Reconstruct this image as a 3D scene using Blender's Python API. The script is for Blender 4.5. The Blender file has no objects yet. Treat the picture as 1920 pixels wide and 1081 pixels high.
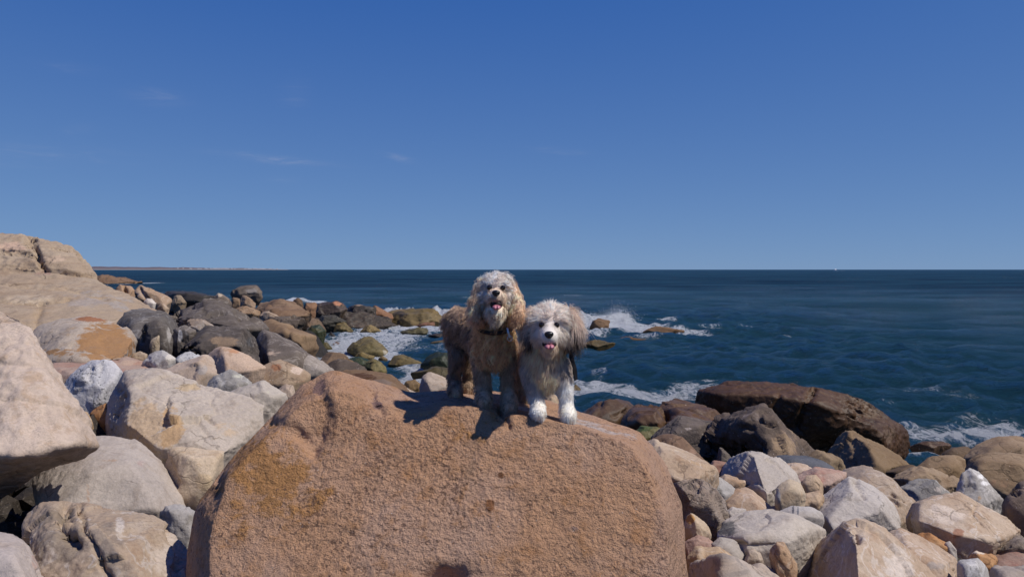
import bpy, math, random
import numpy as np
from mathutils import Vector

# ------------------------------------------------------------------ camera, world, sun, exposure
scene = bpy.context.scene
col = scene.collection
F, CX, HY, CAMZ = 1493.0, 960.0, 505.0, 3.0      # focal length in photo pixels, centre column, horizon row, eye height over the sea
cam_data = bpy.data.cameras.new("camera")
cam_data.sensor_width = 36.0
cam_data.lens = 36.0 * F / 1920.0
cam_data.shift_y = -(540.5 - HY) / 1920.0
cam_data.clip_start = 0.05
cam_data.clip_end = 60000.0
cam = bpy.data.objects.new("camera", cam_data)
cam.location = (0, 0, CAMZ)
cam.rotation_euler = (math.radians(90), 0, 0)
col.objects.link(cam)
scene.camera = cam

SUN_EL, SUN_AZ = math.radians(54), math.radians(107)      # azimuth clockwise from +Y (view direction)
to_sun = Vector((math.cos(SUN_EL) * math.sin(SUN_AZ), math.cos(SUN_EL) * math.cos(SUN_AZ), math.sin(SUN_EL)))
sun_data = bpy.data.lights.new("sun", 'SUN')
sun_data.energy = 4.0
sun_data.angle = math.radians(0.53)
sun_data.color = (1.0, 0.95, 0.88)
sun = bpy.data.objects.new("sun", sun_data)
sun.rotation_euler = to_sun.to_track_quat('Z', 'Y').to_euler()
sun.location = (30, -10, 40)
col.objects.link(sun)

scene.view_settings.view_transform = 'Standard'
scene.view_settings.look = 'None'
scene.view_settings.exposure = 0.0
scene.view_settings.gamma = 1.0
scene.view_settings.use_curve_mapping = False
scene.cycles.max_bounces = 7
scene.cycles.diffuse_bounces = 4
scene.cycles.glossy_bounces = 3
scene.cycles.transparent_max_bounces = 8
scene.cycles.caustics_reflective = False
scene.cycles.caustics_refractive = False


def P(px, py, d):
    """photo pixel at distance d (metres along +Y) -> point"""
    return np.array([(px - CX) * d / F, d, CAMZ - (py - HY) * d / F])


def sea_d(py):
    """distance at which a photo row meets the sea surface"""
    return CAMZ * F / (py - HY)


class NT:
    """small helper around a node tree"""
    def __init__(self, tree):
        self.t = tree
        tree.nodes.clear()

    def n(self, kind, **kw):
        nd = self.t.nodes.new(kind)
        for k, v in kw.items():
            if k.startswith('i_'):
                key = k[2:]
                nd.inputs[int(key) if key.isdigit() else key.replace('_', ' ')].default_value = v
            else:
                setattr(nd, k, v)
        return nd

    def l(self, a, b):
        self.t.links.new(a, b)

    def _set(self, sock, v):
        if hasattr(v, 'is_linked') or isinstance(v, bpy.types.NodeSocket):
            self.l(v, sock)
        else:
            sock.default_value = v

    def math(self, op, a, b=0.0, c=0.0, clamp=False):
        nd = self.t.nodes.new('ShaderNodeMath')
        nd.operation = op
        nd.use_clamp = clamp
        for s, v in zip(nd.inputs, (a, b, c)):
            self._set(s, v)
        return nd.outputs[0]

    def vmath(self, op, a, b=(0, 0, 0)):
        nd = self.t.nodes.new('ShaderNodeVectorMath')
        nd.operation = op
        self._set(nd.inputs[0], a)
        self._set(nd.inputs[1], b)
        return nd.outputs['Value'] if op in ('DOT_PRODUCT', 'LENGTH') else nd.outputs['Vector']

    def mix(self, f, a, b, mode='MIX'):
        nd = self.t.nodes.new('ShaderNodeMix')
        nd.data_type = 'RGBA'
        nd.blend_type = mode
        nd.clamp_factor = True
        self._set(nd.inputs[0], f)
        for s, v in ((nd.inputs[6], a), (nd.inputs[7], b)):
            if isinstance(v, (tuple, list)) and len(v) == 3:
                v = (*v, 1)
            self._set(s, v)
        return nd.outputs[2]

    def step(self, v, lo, hi):
        nd = self.t.nodes.new('ShaderNodeMapRange')
        nd.interpolation_type = 'SMOOTHSTEP'
        self._set(nd.inputs[0], v)
        nd.inputs[1].default_value = lo
        nd.inputs[2].default_value = hi
        return nd.outputs[0]

    def noise(self, vec, scale, detail=4.0, rough=0.55, dist=0.0, out=0):
        nd = self.t.nodes.new('ShaderNodeTexNoise')
        nd.inputs['Scale'].default_value = scale
        nd.inputs['Detail'].default_value = detail
        nd.inputs['Roughness'].default_value = rough
        nd.inputs['Distortion'].default_value = dist
        self._set(nd.inputs['Vector'], vec)
        return nd.outputs[out]


world = bpy.data.worlds.new("World")
scene.world = world
world.use_nodes = True
w = NT(world.node_tree)
sky = w.n('ShaderNodeTexSky', sky_type='NISHITA', sun_disc=False)
sky.sun_elevation = SUN_EL
sky.sun_rotation = SUN_AZ
sky.altitude = 0.0
sky.air_density = 0.5
sky.dust_density = 0.0
sky.ozone_density = 4.0
# one tone curve for the whole sky: the deep clear blue of the photograph
sep = w.n('ShaderNodeSeparateColor')
w.l(sky.outputs[0], sep.inputs[0])
cmb = w.n('ShaderNodeCombineColor')
for k_, (a_, b_) in enumerate(((0.236, 0.075), (0.352, 0.112), (0.545, 0.115))):
    lg = w.math('LOGARITHM', w.math('MULTIPLY', sep.outputs[k_], 0.1), 2.718281828)
    w.l(w.math('MULTIPLY', w.math('MAXIMUM', w.math('ADD', a_, w.math('MULTIPLY', lg, b_)), 0.012), 10.0), cmb.inputs[k_])
skycol = cmb.outputs[0]
# a few faint wisps of high cloud, placed by direction on the sky
gen = w.n('ShaderNodeTexCoord').outputs['Generated']
wv = w.noise(w.vmath('MULTIPLY', gen, (14, 14, 90)), 1.0, 5, 0.62, 0.6)
wn = w.step(wv, 0.44, 0.72)
tot = None
for (px, py, sx, sy, a, rot) in ((515, 299, 75, 7, 0.30, -4), (750, 296, 26, 6, 0.17, -14), (297, 180, 40, 12, 0.14, 0), (555, 172, 26, 22, 0.12, 20),
                                 (150, 242, 22, 9, 0.14, 10), (1050, 283, 45, 6, 0.12, -6), (535, 338, 24, 6, 0.12, 0), (60, 290, 130, 16, 0.12, 0), (130, 126, 40, 8, 0.10, 0)):
    c = Vector(((px - CX) / F, 1.0, (HY - py) / F)).normalized()
    r = Vector((0, 0, 1)).cross(c).normalized() * -1
    u = r.cross(c).normalized()
    ca, sa = math.cos(math.radians(rot)), math.sin(math.radians(rot))
    r2, u2 = r * ca + u * sa, u * ca - r * sa
    dx = w.math('MULTIPLY', w.vmath('DOT_PRODUCT', gen, tuple(r2)), F / sx)
    ox = r2.dot(c)
    dy = w.math('MULTIPLY', w.vmath('DOT_PRODUCT', gen, tuple(u2)), F / sy)
    q = w.math('ADD', w.math('MULTIPLY', dx, dx), w.math('MULTIPLY', dy, dy))
    g = w.math('MULTIPLY', w.math('POWER', 2.718, w.math('MULTIPLY', q, -1.0)), a)
    g = w.math('MULTIPLY', g, w.math('GREATER_THAN', w.vmath('DOT_PRODUCT', gen, tuple(c)), 0.0))
    tot = g if tot is None else w.math('ADD', tot, g)
cl = w.math('MULTIPLY', tot, w.math('ADD', w.math('MULTIPLY', wn, 0.85), 0.15))
skymix = w.mix(cl, skycol, (4.2, 4.4, 5.6))
bg = w.n('ShaderNodeBackground', i_Strength=0.1)
w.l(skymix, bg.inputs['Color'])
wo = w.n('ShaderNodeOutputWorld')
w.l(bg.outputs[0], wo.inputs['Surface'])

# ------------------------------------------------------------------ helpers
rng = np.random.default_rng(7)
_perm = np.random.default_rng(3).permutation(256)
_perm = np.concatenate([_perm, _perm, _perm])
_grad = np.random.default_rng(4).normal(size=(256, 3))
_grad /= np.linalg.norm(_grad, axis=1, keepdims=True)


def perlin(p):
    pi = np.floor(p).astype(np.int64)
    f = p - pi
    pi &= 255
    t = f * f * f * (f * (f * 6 - 15) + 10)
    out = 0.0
    for dx in (0, 1):
        wx = t[:, 0] if dx else 1 - t[:, 0]
        a = _perm[pi[:, 0] + dx]
        for dy in (0, 1):
            wy = t[:, 1] if dy else 1 - t[:, 1]
            b = _perm[a + pi[:, 1] + dy]
            for dz in (0, 1):
                wz = t[:, 2] if dz else 1 - t[:, 2]
                g = _grad[_perm[b + pi[:, 2] + dz] & 255]
                out = out + wx * wy * wz * (g[:, 0] * (f[:, 0] - dx) + g[:, 1] * (f[:, 1] - dy) + g[:, 2] * (f[:, 2] - dz))
    return out * 1.6


def fbm(p, octaves=4, gain=0.5, ridged=False):
    s, a = 0.0, 1.0
    for o in range(octaves):
        v = perlin(p * (2.03 ** o) + 17.3 * o)
        s = s + a * ((0.5 - np.abs(v)) if ridged else v)
        a *= gain
    return s


def mesh_np(name, verts, faces, smooth=True):
    me = bpy.data.meshes.new(name)
    faces = np.asarray(faces, dtype=np.int32)
    k = faces.shape[1]
    me.vertices.add(len(verts))
    me.vertices.foreach_set('co', np.asarray(verts, dtype=np.float32).ravel())
    me.loops.add(faces.size)
    me.loops.foreach_set('vertex_index', faces.ravel())
    me.polygons.add(len(faces))
    me.polygons.foreach_set('loop_start', np.arange(0, faces.size, k, dtype=np.int32))
    me.polygons.foreach_set('use_smooth', np.full(len(faces), smooth))
    me.update(calc_edges=True)
    me.validate()
    return me


def add_obj(name, verts, faces, mat, parent=None, origin=None, smooth=True):
    """verts in world space; stored relative to the object's own origin (or its parent's)"""
    verts = np.asarray(verts, dtype=np.float64)
    if parent is not None:
        base = np.array(parent['base'])
        o_loc = (0, 0, 0)
    else:
        base = np.asarray(origin) if origin is not None else np.array([verts[:, 0].mean(), verts[:, 1].mean(), verts[:, 2].min()])
        o_loc = tuple(base)
    me = mesh_np(name, verts - base, faces, smooth)
    o = bpy.data.objects.new(name, me)
    o.location = o_loc
    col.objects.link(o)
    if parent is not None:
        o.parent = parent
    o['base'] = [float(v) for v in base]
    if mat is not None:
        me.materials.append(mat)
    return o


def tag(o, label=None, category=None, group=None, kind=None):
    for k, v in (('label', label), ('category', category), ('group', group), ('kind', kind)):
        if v:
            o[k] = v
    return o


def empty(name, loc):
    o = bpy.data.objects.new(name, None)
    o.location = tuple(loc)
    o.empty_display_size = 0.1
    col.objects.link(o)
    bpy.context.view_layer.update()
    o['base'] = [float(v) for v in loc]
    return o


_ico = {}


def ico(level):
    """unit icosphere as numpy arrays"""
    if level in _ico:
        return _ico[level]
    if level == 0:
        t = (1 + 5 ** 0.5) / 2
        v = np.array([[-1, t, 0], [1, t, 0], [-1, -t, 0], [1, -t, 0], [0, -1, t], [0, 1, t], [0, -1, -t], [0, 1, -t], [t, 0, -1], [t, 0, 1], [-t, 0, -1], [-t, 0, 1]], float)
        f = np.array([[0, 11, 5], [0, 5, 1], [0, 1, 7], [0, 7, 10], [0, 10, 11], [1, 5, 9], [5, 11, 4], [11, 10, 2], [10, 7, 6], [7, 1, 8],
                      [3, 9, 4], [3, 4, 2], [3, 2, 6], [3, 6, 8], [3, 8, 9], [4, 9, 5], [2, 4, 11], [6, 2, 10], [8, 6, 7], [9, 8, 1]])
    else:
        v0, f0 = ico(level - 1)
        e = np.sort(np.concatenate([f0[:, [0, 1]], f0[:, [1, 2]], f0[:, [2, 0]]]), axis=1)
        ue, inv = np.unique(e, axis=0, return_inverse=True)
        inv = inv.ravel()
        v = np.concatenate([v0, (v0[ue[:, 0]] + v0[ue[:, 1]]) / 2])
        n, k = len(f0), len(v0)
        a, b, c = inv[:n] + k, inv[n:2 * n] + k, inv[2 * n:] + k
        f = np.concatenate([np.stack([f0[:, 0], a, c], 1), np.stack([a, f0[:, 1], b], 1), np.stack([c, b, f0[:, 2]], 1), np.stack([a, b, c], 1)])
    v = v / np.linalg.norm(v, axis=1, keepdims=True)
    _ico[level] = (v, f)
    return v, f


def vnormals(v, f):
    fn = np.cross(v[f[:, 1]] - v[f[:, 0]], v[f[:, 2]] - v[f[:, 0]])
    n = np.zeros_like(v)
    for k in range(3):
        for ax in range(3):
            n[:, ax] += np.bincount(f[:, k], weights=fn[:, ax], minlength=len(v))
    return n / np.maximum(np.linalg.norm(n, axis=1, keepdims=True), 1e-12)


def smooth(a, b, x):
    t = np.clip((x - a) / (b - a), 0, 1)
    return t * t * (3 - 2 * t)
# ------------------------------------------------------------------ rock materials
def rock_mat(name, c1, c2, c3, speck=0.0, speckc=(0.03, 0.03, 0.03), sscale=70.0, rough=0.85, bump=0.35, scale=2.0, grain=60.0, layered=0.0, vein=0.0, veinc=(0.6, 0.56, 0.52), spec=0.3, crack=0.45):
    m = bpy.data.materials.new(name)
    m.use_nodes = True
    t = NT(m.node_tree)
    tc = t.n('ShaderNodeTexCoord').outputs['Object']
    oi = t.n('ShaderNodeObjectInfo')
    off = t.n('ShaderNodeCombineXYZ')
    for k, s in enumerate((37.0, 91.0, 53.0)):
        t.l(t.math('MULTIPLY', oi.outputs['Random'], s), off.inputs[k])
    v = t.vmath('ADD', tc, off.outputs[0])
    big = t.noise(v, scale, 6, 0.6, 0.4)
    mid = t.noise(v, scale * 4.3, 7, 0.65, 0.3)
    fine = t.noise(v, grain, 5, 0.7)
    base = t.mix(t.step(big, 0.36, 0.66), c1, c2)
    base = t.mix(t.math('MULTIPLY', t.step(mid, 0.5, 0.68), 0.75), base, c3)
    if layered > 0:
        lv = t.noise(t.vmath('MULTIPLY', v, (1.2, 1.2, 16.0)), 1.0, 5, 0.6, 0.4)
        base = t.mix(t.math('MULTIPLY', t.step(lv, 0.5, 0.62), layered), base, c3)
    if vein > 0:
        vv = t.noise(v, scale * 1.7, 3, 0.5, 1.2)
        vein_f = t.step(t.math('ABSOLUTE', t.math('SUBTRACT', vv, 0.5)), 0.022, 0.004)
        base = t.mix(t.math('MULTIPLY', vein_f, vein), base, veinc)
    at = t.n('ShaderNodeAttribute', attribute_name='patch')
    pf = t.step(t.math('ADD', at.outputs['Alpha'], t.math('ADD', t.math('MULTIPLY', t.math('SUBTRACT', mid, 0.5), 1.5), t.math('MULTIPLY', t.math('SUBTRACT', big, 0.5), 1.1))), 0.38, 0.62)
    pf = t.math('MULTIPLY', pf, t.step(at.outputs['Alpha'], 0.02, 0.25))
    base = t.mix(t.math('MULTIPLY', pf, 0.9), base, at.outputs['Color'])
    # mineral grain
    g = t.math('ADD', 0.62, t.math('MULTIPLY', fine, 0.76))
    gm = t.n('ShaderNodeCombineXYZ')
    for k in range(3):
        t.l(g, gm.inputs[k])
    base = t.mix(1.0, base, gm.outputs[0], 'MULTIPLY')
    if speck > 0:
        sp = t.noise(v, sscale, 3, 0.6)
        clus = t.noise(v, scale * 2.2, 4, 0.6)
        thr = t.math('ADD', sp, t.math('MULTIPLY', t.math('SUBTRACT', clus, 0.5), 0.5))
        base = t.mix(t.math('MULTIPLY', t.step(thr, 0.58, 0.66), speck), base, speckc)
    sk = t.noise(v, sscale * 1.9, 2, 0.5)
    base = t.mix(t.math('MULTIPLY', t.step(sk, 0.70, 0.76), 0.6), base, (0.62, 0.57, 0.52))
    # weather stains
    st = t.noise(t.vmath('MULTIPLY', v, (1.0, 1.0, 0.55)), scale * 2.6, 8, 0.72, 0.8)
    base = t.mix(t.math('MULTIPLY', t.step(st, 0.56, 0.76), 0.42), base, (0.09, 0.075, 0.06))
    # hairline fractures, only here and there
    vo = t.n('ShaderNodeTexVoronoi', feature='DISTANCE_TO_EDGE', i_Scale=scale * 1.5)
    wv_ = t.n('ShaderNodeTexNoise')
    wv_.inputs['Scale'].default_value = scale * 2.5
    wv_.inputs['Detail'].default_value = 5
    t.l(v, wv_.inputs['Vector'])
    t.l(t.vmath('ADD', v, t.vmath('MULTIPLY', wv_.outputs['Color'], (0.5 / scale,) * 3)), vo.inputs['Vector'])
    ck = t.math('MULTIPLY', t.step(vo.outputs['Distance'], 0.022, 0.004), t.step(t.noise(v, scale * 1.1, 3, 0.5), 0.50, 0.60))
    ck = t.math('MULTIPLY', ck, crack / 0.7)
    base = t.mix(t.math('MULTIPLY', ck, 0.7), base, tuple(x * 0.25 for x in c3))
    base = t.mix(1.0, base, oi.outputs['Color'], 'MULTIPLY')
    b = t.n('ShaderNodeBsdfPrincipled')
    t.l(base, b.inputs['Base Color'])
    b.inputs['Specular IOR Level'].default_value = spec
    rr = t.math('ADD', rough - 0.12, t.math('MULTIPLY', mid, 0.24), clamp=True)
    t.l(rr, b.inputs['Roughness'])
    h = t.math('ADD', t.math('MULTIPLY', fine, 0.35), t.math('MULTIPLY', mid, 1.0))
    h = t.math('ADD', h, t.math('MULTIPLY', t.noise(v, grain * 0.35, 4, 0.65), 0.8))
    h = t.math('SUBTRACT', h, t.math('MULTIPLY', ck, 0.8))
    bp = t.n('ShaderNodeBump', i_Strength=bump, i_Distance=0.03)
    t.l(h, bp.inputs['Height'])
    t.l(bp.outputs[0], b.inputs['Normal'])
    o = t.n('ShaderNodeOutputMaterial')
    t.l(b.outputs[0], o.inputs['Surface'])
    return m


MAT = {
    'pale': rock_mat('pale_rock', (0.423, 0.342, 0.268), (0.503, 0.418, 0.337), (0.363, 0.266, 0.181), speck=0.35, speckc=(0.2, 0.17, 0.15), sscale=95),
    'granite': rock_mat('granite', (0.423, 0.405, 0.396), (0.497, 0.469, 0.451), (0.331, 0.313, 0.304), speck=0.8, speckc=(0.06, 0.06, 0.06), sscale=48, bump=0.5),
    'white': rock_mat('white_rock', (0.413, 0.359, 0.305), (0.463, 0.406, 0.348), (0.348, 0.289, 0.234), speck=0.3, speckc=(0.25, 0.23, 0.22), sscale=90),
    'tan': rock_mat('tan_rock', (0.352, 0.255, 0.176), (0.414, 0.326, 0.246), (0.29, 0.185, 0.114), speck=0.35, speckc=(0.16, 0.11, 0.08), sscale=80, vein=0.3),
    'cream': rock_mat('cream_rock', (0.45, 0.342, 0.225), (0.495, 0.396, 0.288), (0.378, 0.261, 0.162), speck=0.2, speckc=(0.3, 0.2, 0.13)),
    'orange': rock_mat('rusty_rock', (0.34, 0.17, 0.07), (0.40, 0.25, 0.13), (0.28, 0.13, 0.05), speck=0.4, speckc=(0.14, 0.08, 0.05)),
    'red': rock_mat('reddish_rock', (0.32, 0.20, 0.15), (0.37, 0.27, 0.21), (0.30, 0.15, 0.11), speck=0.3, speckc=(0.12, 0.08, 0.07), layered=0.4),
    'pink': rock_mat('pink_sandstone', (0.48, 0.27, 0.15), (0.485, 0.30, 0.20), (0.39, 0.195, 0.085), speck=0.75, speckc=(0.15, 0.08, 0.05), sscale=62, bump=0.9, scale=2.3, grain=130, crack=0.0),
    'grey': rock_mat('grey_rock', (0.26, 0.235, 0.21), (0.34, 0.31, 0.28), (0.20, 0.175, 0.15), speck=0.4, speckc=(0.1, 0.09, 0.08), vein=0.35),
    'greybrown': rock_mat('grey_brown_rock', (0.09, 0.073, 0.059), (0.13, 0.107, 0.088), (0.059, 0.045, 0.036), speck=0.4, speckc=(0.07, 0.055, 0.045), scale=1.2, vein=0.3, veinc=(0.36, 0.32, 0.28)),
    'slate': rock_mat('slate_rock', (0.085, 0.085, 0.095), (0.11, 0.11, 0.12), (0.07, 0.07, 0.08), speck=0.2),
    'bedrock': rock_mat('smooth_bedrock', (0.354, 0.258, 0.173), (0.387, 0.296, 0.207), (0.29, 0.198, 0.125), speck=0.2, speckc=(0.2, 0.15, 0.11), scale=0.7, grain=30, bump=0.5, layered=0.35),
    'dark': rock_mat('dark_rock', (0.085, 0.065, 0.05), (0.13, 0.10, 0.08), (0.05, 0.04, 0.033), speck=0.4, speckc=(0.17, 0.13, 0.09), sscale=25, scale=1.3, grain=40, bump=0.6),
    'wet': rock_mat('wet_brown_rock', (0.075, 0.042, 0.02), (0.11, 0.066, 0.034), (0.042, 0.025, 0.014), speck=0.3, speckc=(0.2, 0.14, 0.08), sscale=20, rough=0.55, scale=0.9, grain=30, bump=0.35, vein=0.3, veinc=(0.2, 0.13, 0.07)),
    'shore': rock_mat('shore_brown_rock', (0.15, 0.10, 0.062), (0.21, 0.15, 0.10), (0.09, 0.062, 0.04), speck=0.4, speckc=(0.05, 0.04, 0.03), sscale=14, scale=0.8, grain=14, bump=0.6),
    'olive': rock_mat('weedy_olive_rock', (0.095, 0.075, 0.03), (0.15, 0.115, 0.05), (0.05, 0.042, 0.02), speck=0.5, speckc=(0.03, 0.028, 0.016), sscale=12, rough=0.6, scale=0.9, grain=14, bump=0.6),
    'green': rock_mat('green_weed_rock', (0.014, 0.022, 0.012), (0.03, 0.036, 0.016), (0.06, 0.05, 0.02), speck=0.3, speckc=(0.01, 0.012, 0.008), sscale=12, rough=0.5, scale=1.0, grain=16, bump=0.6),
    'black': rock_mat('black_weed_rock', (0.035, 0.029, 0.024), (0.06, 0.05, 0.04), (0.022, 0.02, 0.017), speck=0.5, speckc=(0.11, 0.085, 0.06), sscale=8, rough=0.6, scale=0.8, grain=14, bump=0.7),
    'layered': rock_mat('layered_rock', (0.40, 0.30, 0.22), (0.46, 0.38, 0.31), (0.24, 0.20, 0.17), speck=0.4, speckc=(0.14, 0.11, 0.09), sscale=60, layered=0.8),
    'rough': rock_mat('rough_mottled_rock', (0.26, 0.20, 0.15), (0.34, 0.29, 0.25), (0.17, 0.13, 0.10), speck=0.7, speckc=(0.08, 0.07, 0.06), sscale=40, bump=0.9),
    'barnacle': rock_mat('tawny_rock', (0.22, 0.155, 0.095), (0.28, 0.21, 0.14), (0.16, 0.105, 0.06), speck=0.35, speckc=(0.1, 0.07, 0.045), sscale=30, scale=1.2, grain=30),
}


def flat_mat(name, c, rough=0.8, spec=0.3, metal=0.0, nscale=0.0, namp=0.3):
    m = bpy.data.materials.new(name)
    m.use_nodes = True
    t = NT(m.node_tree)
    b = t.n('ShaderNodeBsdfPrincipled', i_Roughness=rough, i_Metallic=metal)
    b.inputs['Specular IOR Level'].default_value = spec
    if nscale:
        tc = t.n('ShaderNodeTexCoord').outputs['Object']
        n = t.noise(tc, nscale, 5, 0.6)
        t.l(t.mix(n, tuple(x * (1 - namp) for x in c), tuple(min(1, x * (1 + namp)) for x in c)), b.inputs['Base Color'])
    else:
        b.inputs['Base Color'].default_value = (*c, 1)
    o = t.n('ShaderNodeOutputMaterial')
    t.l(b.outputs[0], o.inputs['Surface'])
    return m


# ------------------------------------------------------------------ ground under the boulders
def bed(x, y):
    x, y = np.asarray(x, float), np.asarray(y, float)
    u = x / np.maximum(y, 3.0)
    s = 0.19 + (0.032 - 0.19) * smooth(-0.06, -0.34, u)
    return np.maximum(1.5 - s * np.maximum(y - 3.0, -2.0), -3.0)
# ------------------------------------------------------------------ rock builder
def hull_planes(pts):
    """outward planes (n, d) of the convex hull of a small point set"""
    n = len(pts)
    c = pts.mean(0)
    q = pts - c
    size = np.abs(q).max()
    i, j, k = np.array([(a, b, e) for a in range(n) for b in range(a + 1, n) for e in range(b + 1, n)]).T
    nn = np.cross(q[j] - q[i], q[k] - q[i])
    ln = np.linalg.norm(nn, axis=1)
    ok = ln > 1e-5 * size * size
    nn, i = nn[ok] / ln[ok][:, None], i[ok]
    d = (nn * q[i]).sum(1)
    sgn = np.where(d < 0, -1.0, 1.0)
    nn, d = nn * sgn[:, None], d * sgn
    ok = (nn @ q.T <= d[:, None] + 1e-5 * size).all(1)
    nn, d = nn[ok], d[ok]
    keep = []
    for a in range(len(nn)):
        if not any(nn[a] @ nn[b] > 0.9995 for b in keep):
            keep.append(a)
    return c, nn[keep], d[keep]


def rock_mesh(pts, level, p=22, chips=5, rough=1.0, seed=0, fine=1.0, warp=1.0, facets=0, plates=1.0, block=0):
    """rounded convex boulder through the given points with broken corners and weathered relief"""
    r_ = np.random.default_rng(seed)
    p, warp = p * 4.0, warp * 0.4
    c, nn, d = hull_planes(pts)
    ext = np.maximum(np.abs(pts - c).max(0), 1e-3)
    u, f = ico(level)
    dirs = u * ext
    dirs /= np.linalg.norm(dirs, axis=1, keepdims=True)
    q = pts - c
    if block:                                                # keep only a few well spread faces: a broken block, not a pebble
        pick = [int(np.argmax(nn @ np.array([0.1, -0.75, 0.65])))]
        while len(pick) < min(block, len(nn)):
            far_ = (nn @ nn[pick].T).max(1)
            if far_.min() > 0.93:
                break
            pick.append(int(np.argmin(far_)))
        nn = nn[pick]
        d = (q @ nn.T).max(0) * r_.uniform(0.93, 1.0, len(pick))
    for _ in range(chips):                                   # knock off a few corners
        v = r_.normal(size=3)
        v /= np.linalg.norm(v)
        nn = np.vstack([nn, v])
        d = np.append(d, (q @ v).max() * r_.uniform(0.90, 0.985))
    for _ in range(facets):                                  # flat broken faces towards the front, top and sides
        v = np.array([r_.normal() * 0.75, -abs(r_.normal()) * 0.8 - 0.25, r_.normal() * 0.5 + 0.35])
        v /= np.linalg.norm(v)
        nn = np.vstack([nn, v])
        d = np.append(d, (q @ v).max() * r_.uniform(0.76, 0.93))
    inv = np.maximum(dirs @ nn.T, 0) / d
    hard = 1.0 / inv.max(1)
    soft = ((inv / inv.max(1, keepdims=True)) ** p).sum(1) ** (-1.0 / p) * hard
    soft *= (1 + (hard / soft).mean()) / 2
    v = c + dirs * soft[:, None]
    n = vnormals(v, f)
    s = float(np.cbrt(ext.prod()))
    o = r_.uniform(0, 200, 3)
    w = v / s + o
    disp = 0.075 * warp * fbm(w * 0.9, 3) + 0.022 * rough * (fbm(w * 2.6, 4, 0.55, ridged=True) - 0.55) + 0.014 * rough * fbm(w * 7.0, 3, 0.6)
    # fractured skin: irregular plates, each tilted and set back a little
    K = 14
    ww = v / s + 0.16 * np.stack([perlin(w * 2.2 + k_ * 31.7) for k_ in range(3)], 1)
    sd = ww[r_.choice(len(v), K, replace=False)]
    d2 = ((ww[:, None, :] - sd[None]) ** 2).sum(2) if len(v) < 50000 else np.stack([((ww - q_) ** 2).sum(1) for q_ in sd], 1)
    cell = d2.argmin(1)
    rough_p = rough * plates
    disp += rough_p * (r_.normal(size=K) * 0.020)[cell] + rough_p * ((v / s - sd[cell]) * (r_.normal(size=(K, 3)) * 0.05)[cell]).sum(1)
    two = np.partition(d2, 1, axis=1)
    gap = np.sqrt(two[:, 1]) - np.sqrt(two[:, 0])
    disp -= rough_p * 0.016 * np.exp(-(gap / 0.025) ** 2) * (r_.uniform(size=K) < 0.45)[cell]
    # angular steps: broken ledges
    led = perlin(w * 1.6 + 9.0)
    disp += 0.022 * rough * (np.floor(led * 5 + 0.5) / 5 - led)
    disp += 0.008 * fine * fbm(w * 22.0, 2)
    v = v + n * (disp * s)[:, None]
    return v, f, s


def project(v):
    y = np.maximum(v[:, 1], 0.2)
    return CX + v[:, 0] * F / y, HY + (CAMZ - v[:, 2]) * F / y


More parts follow.
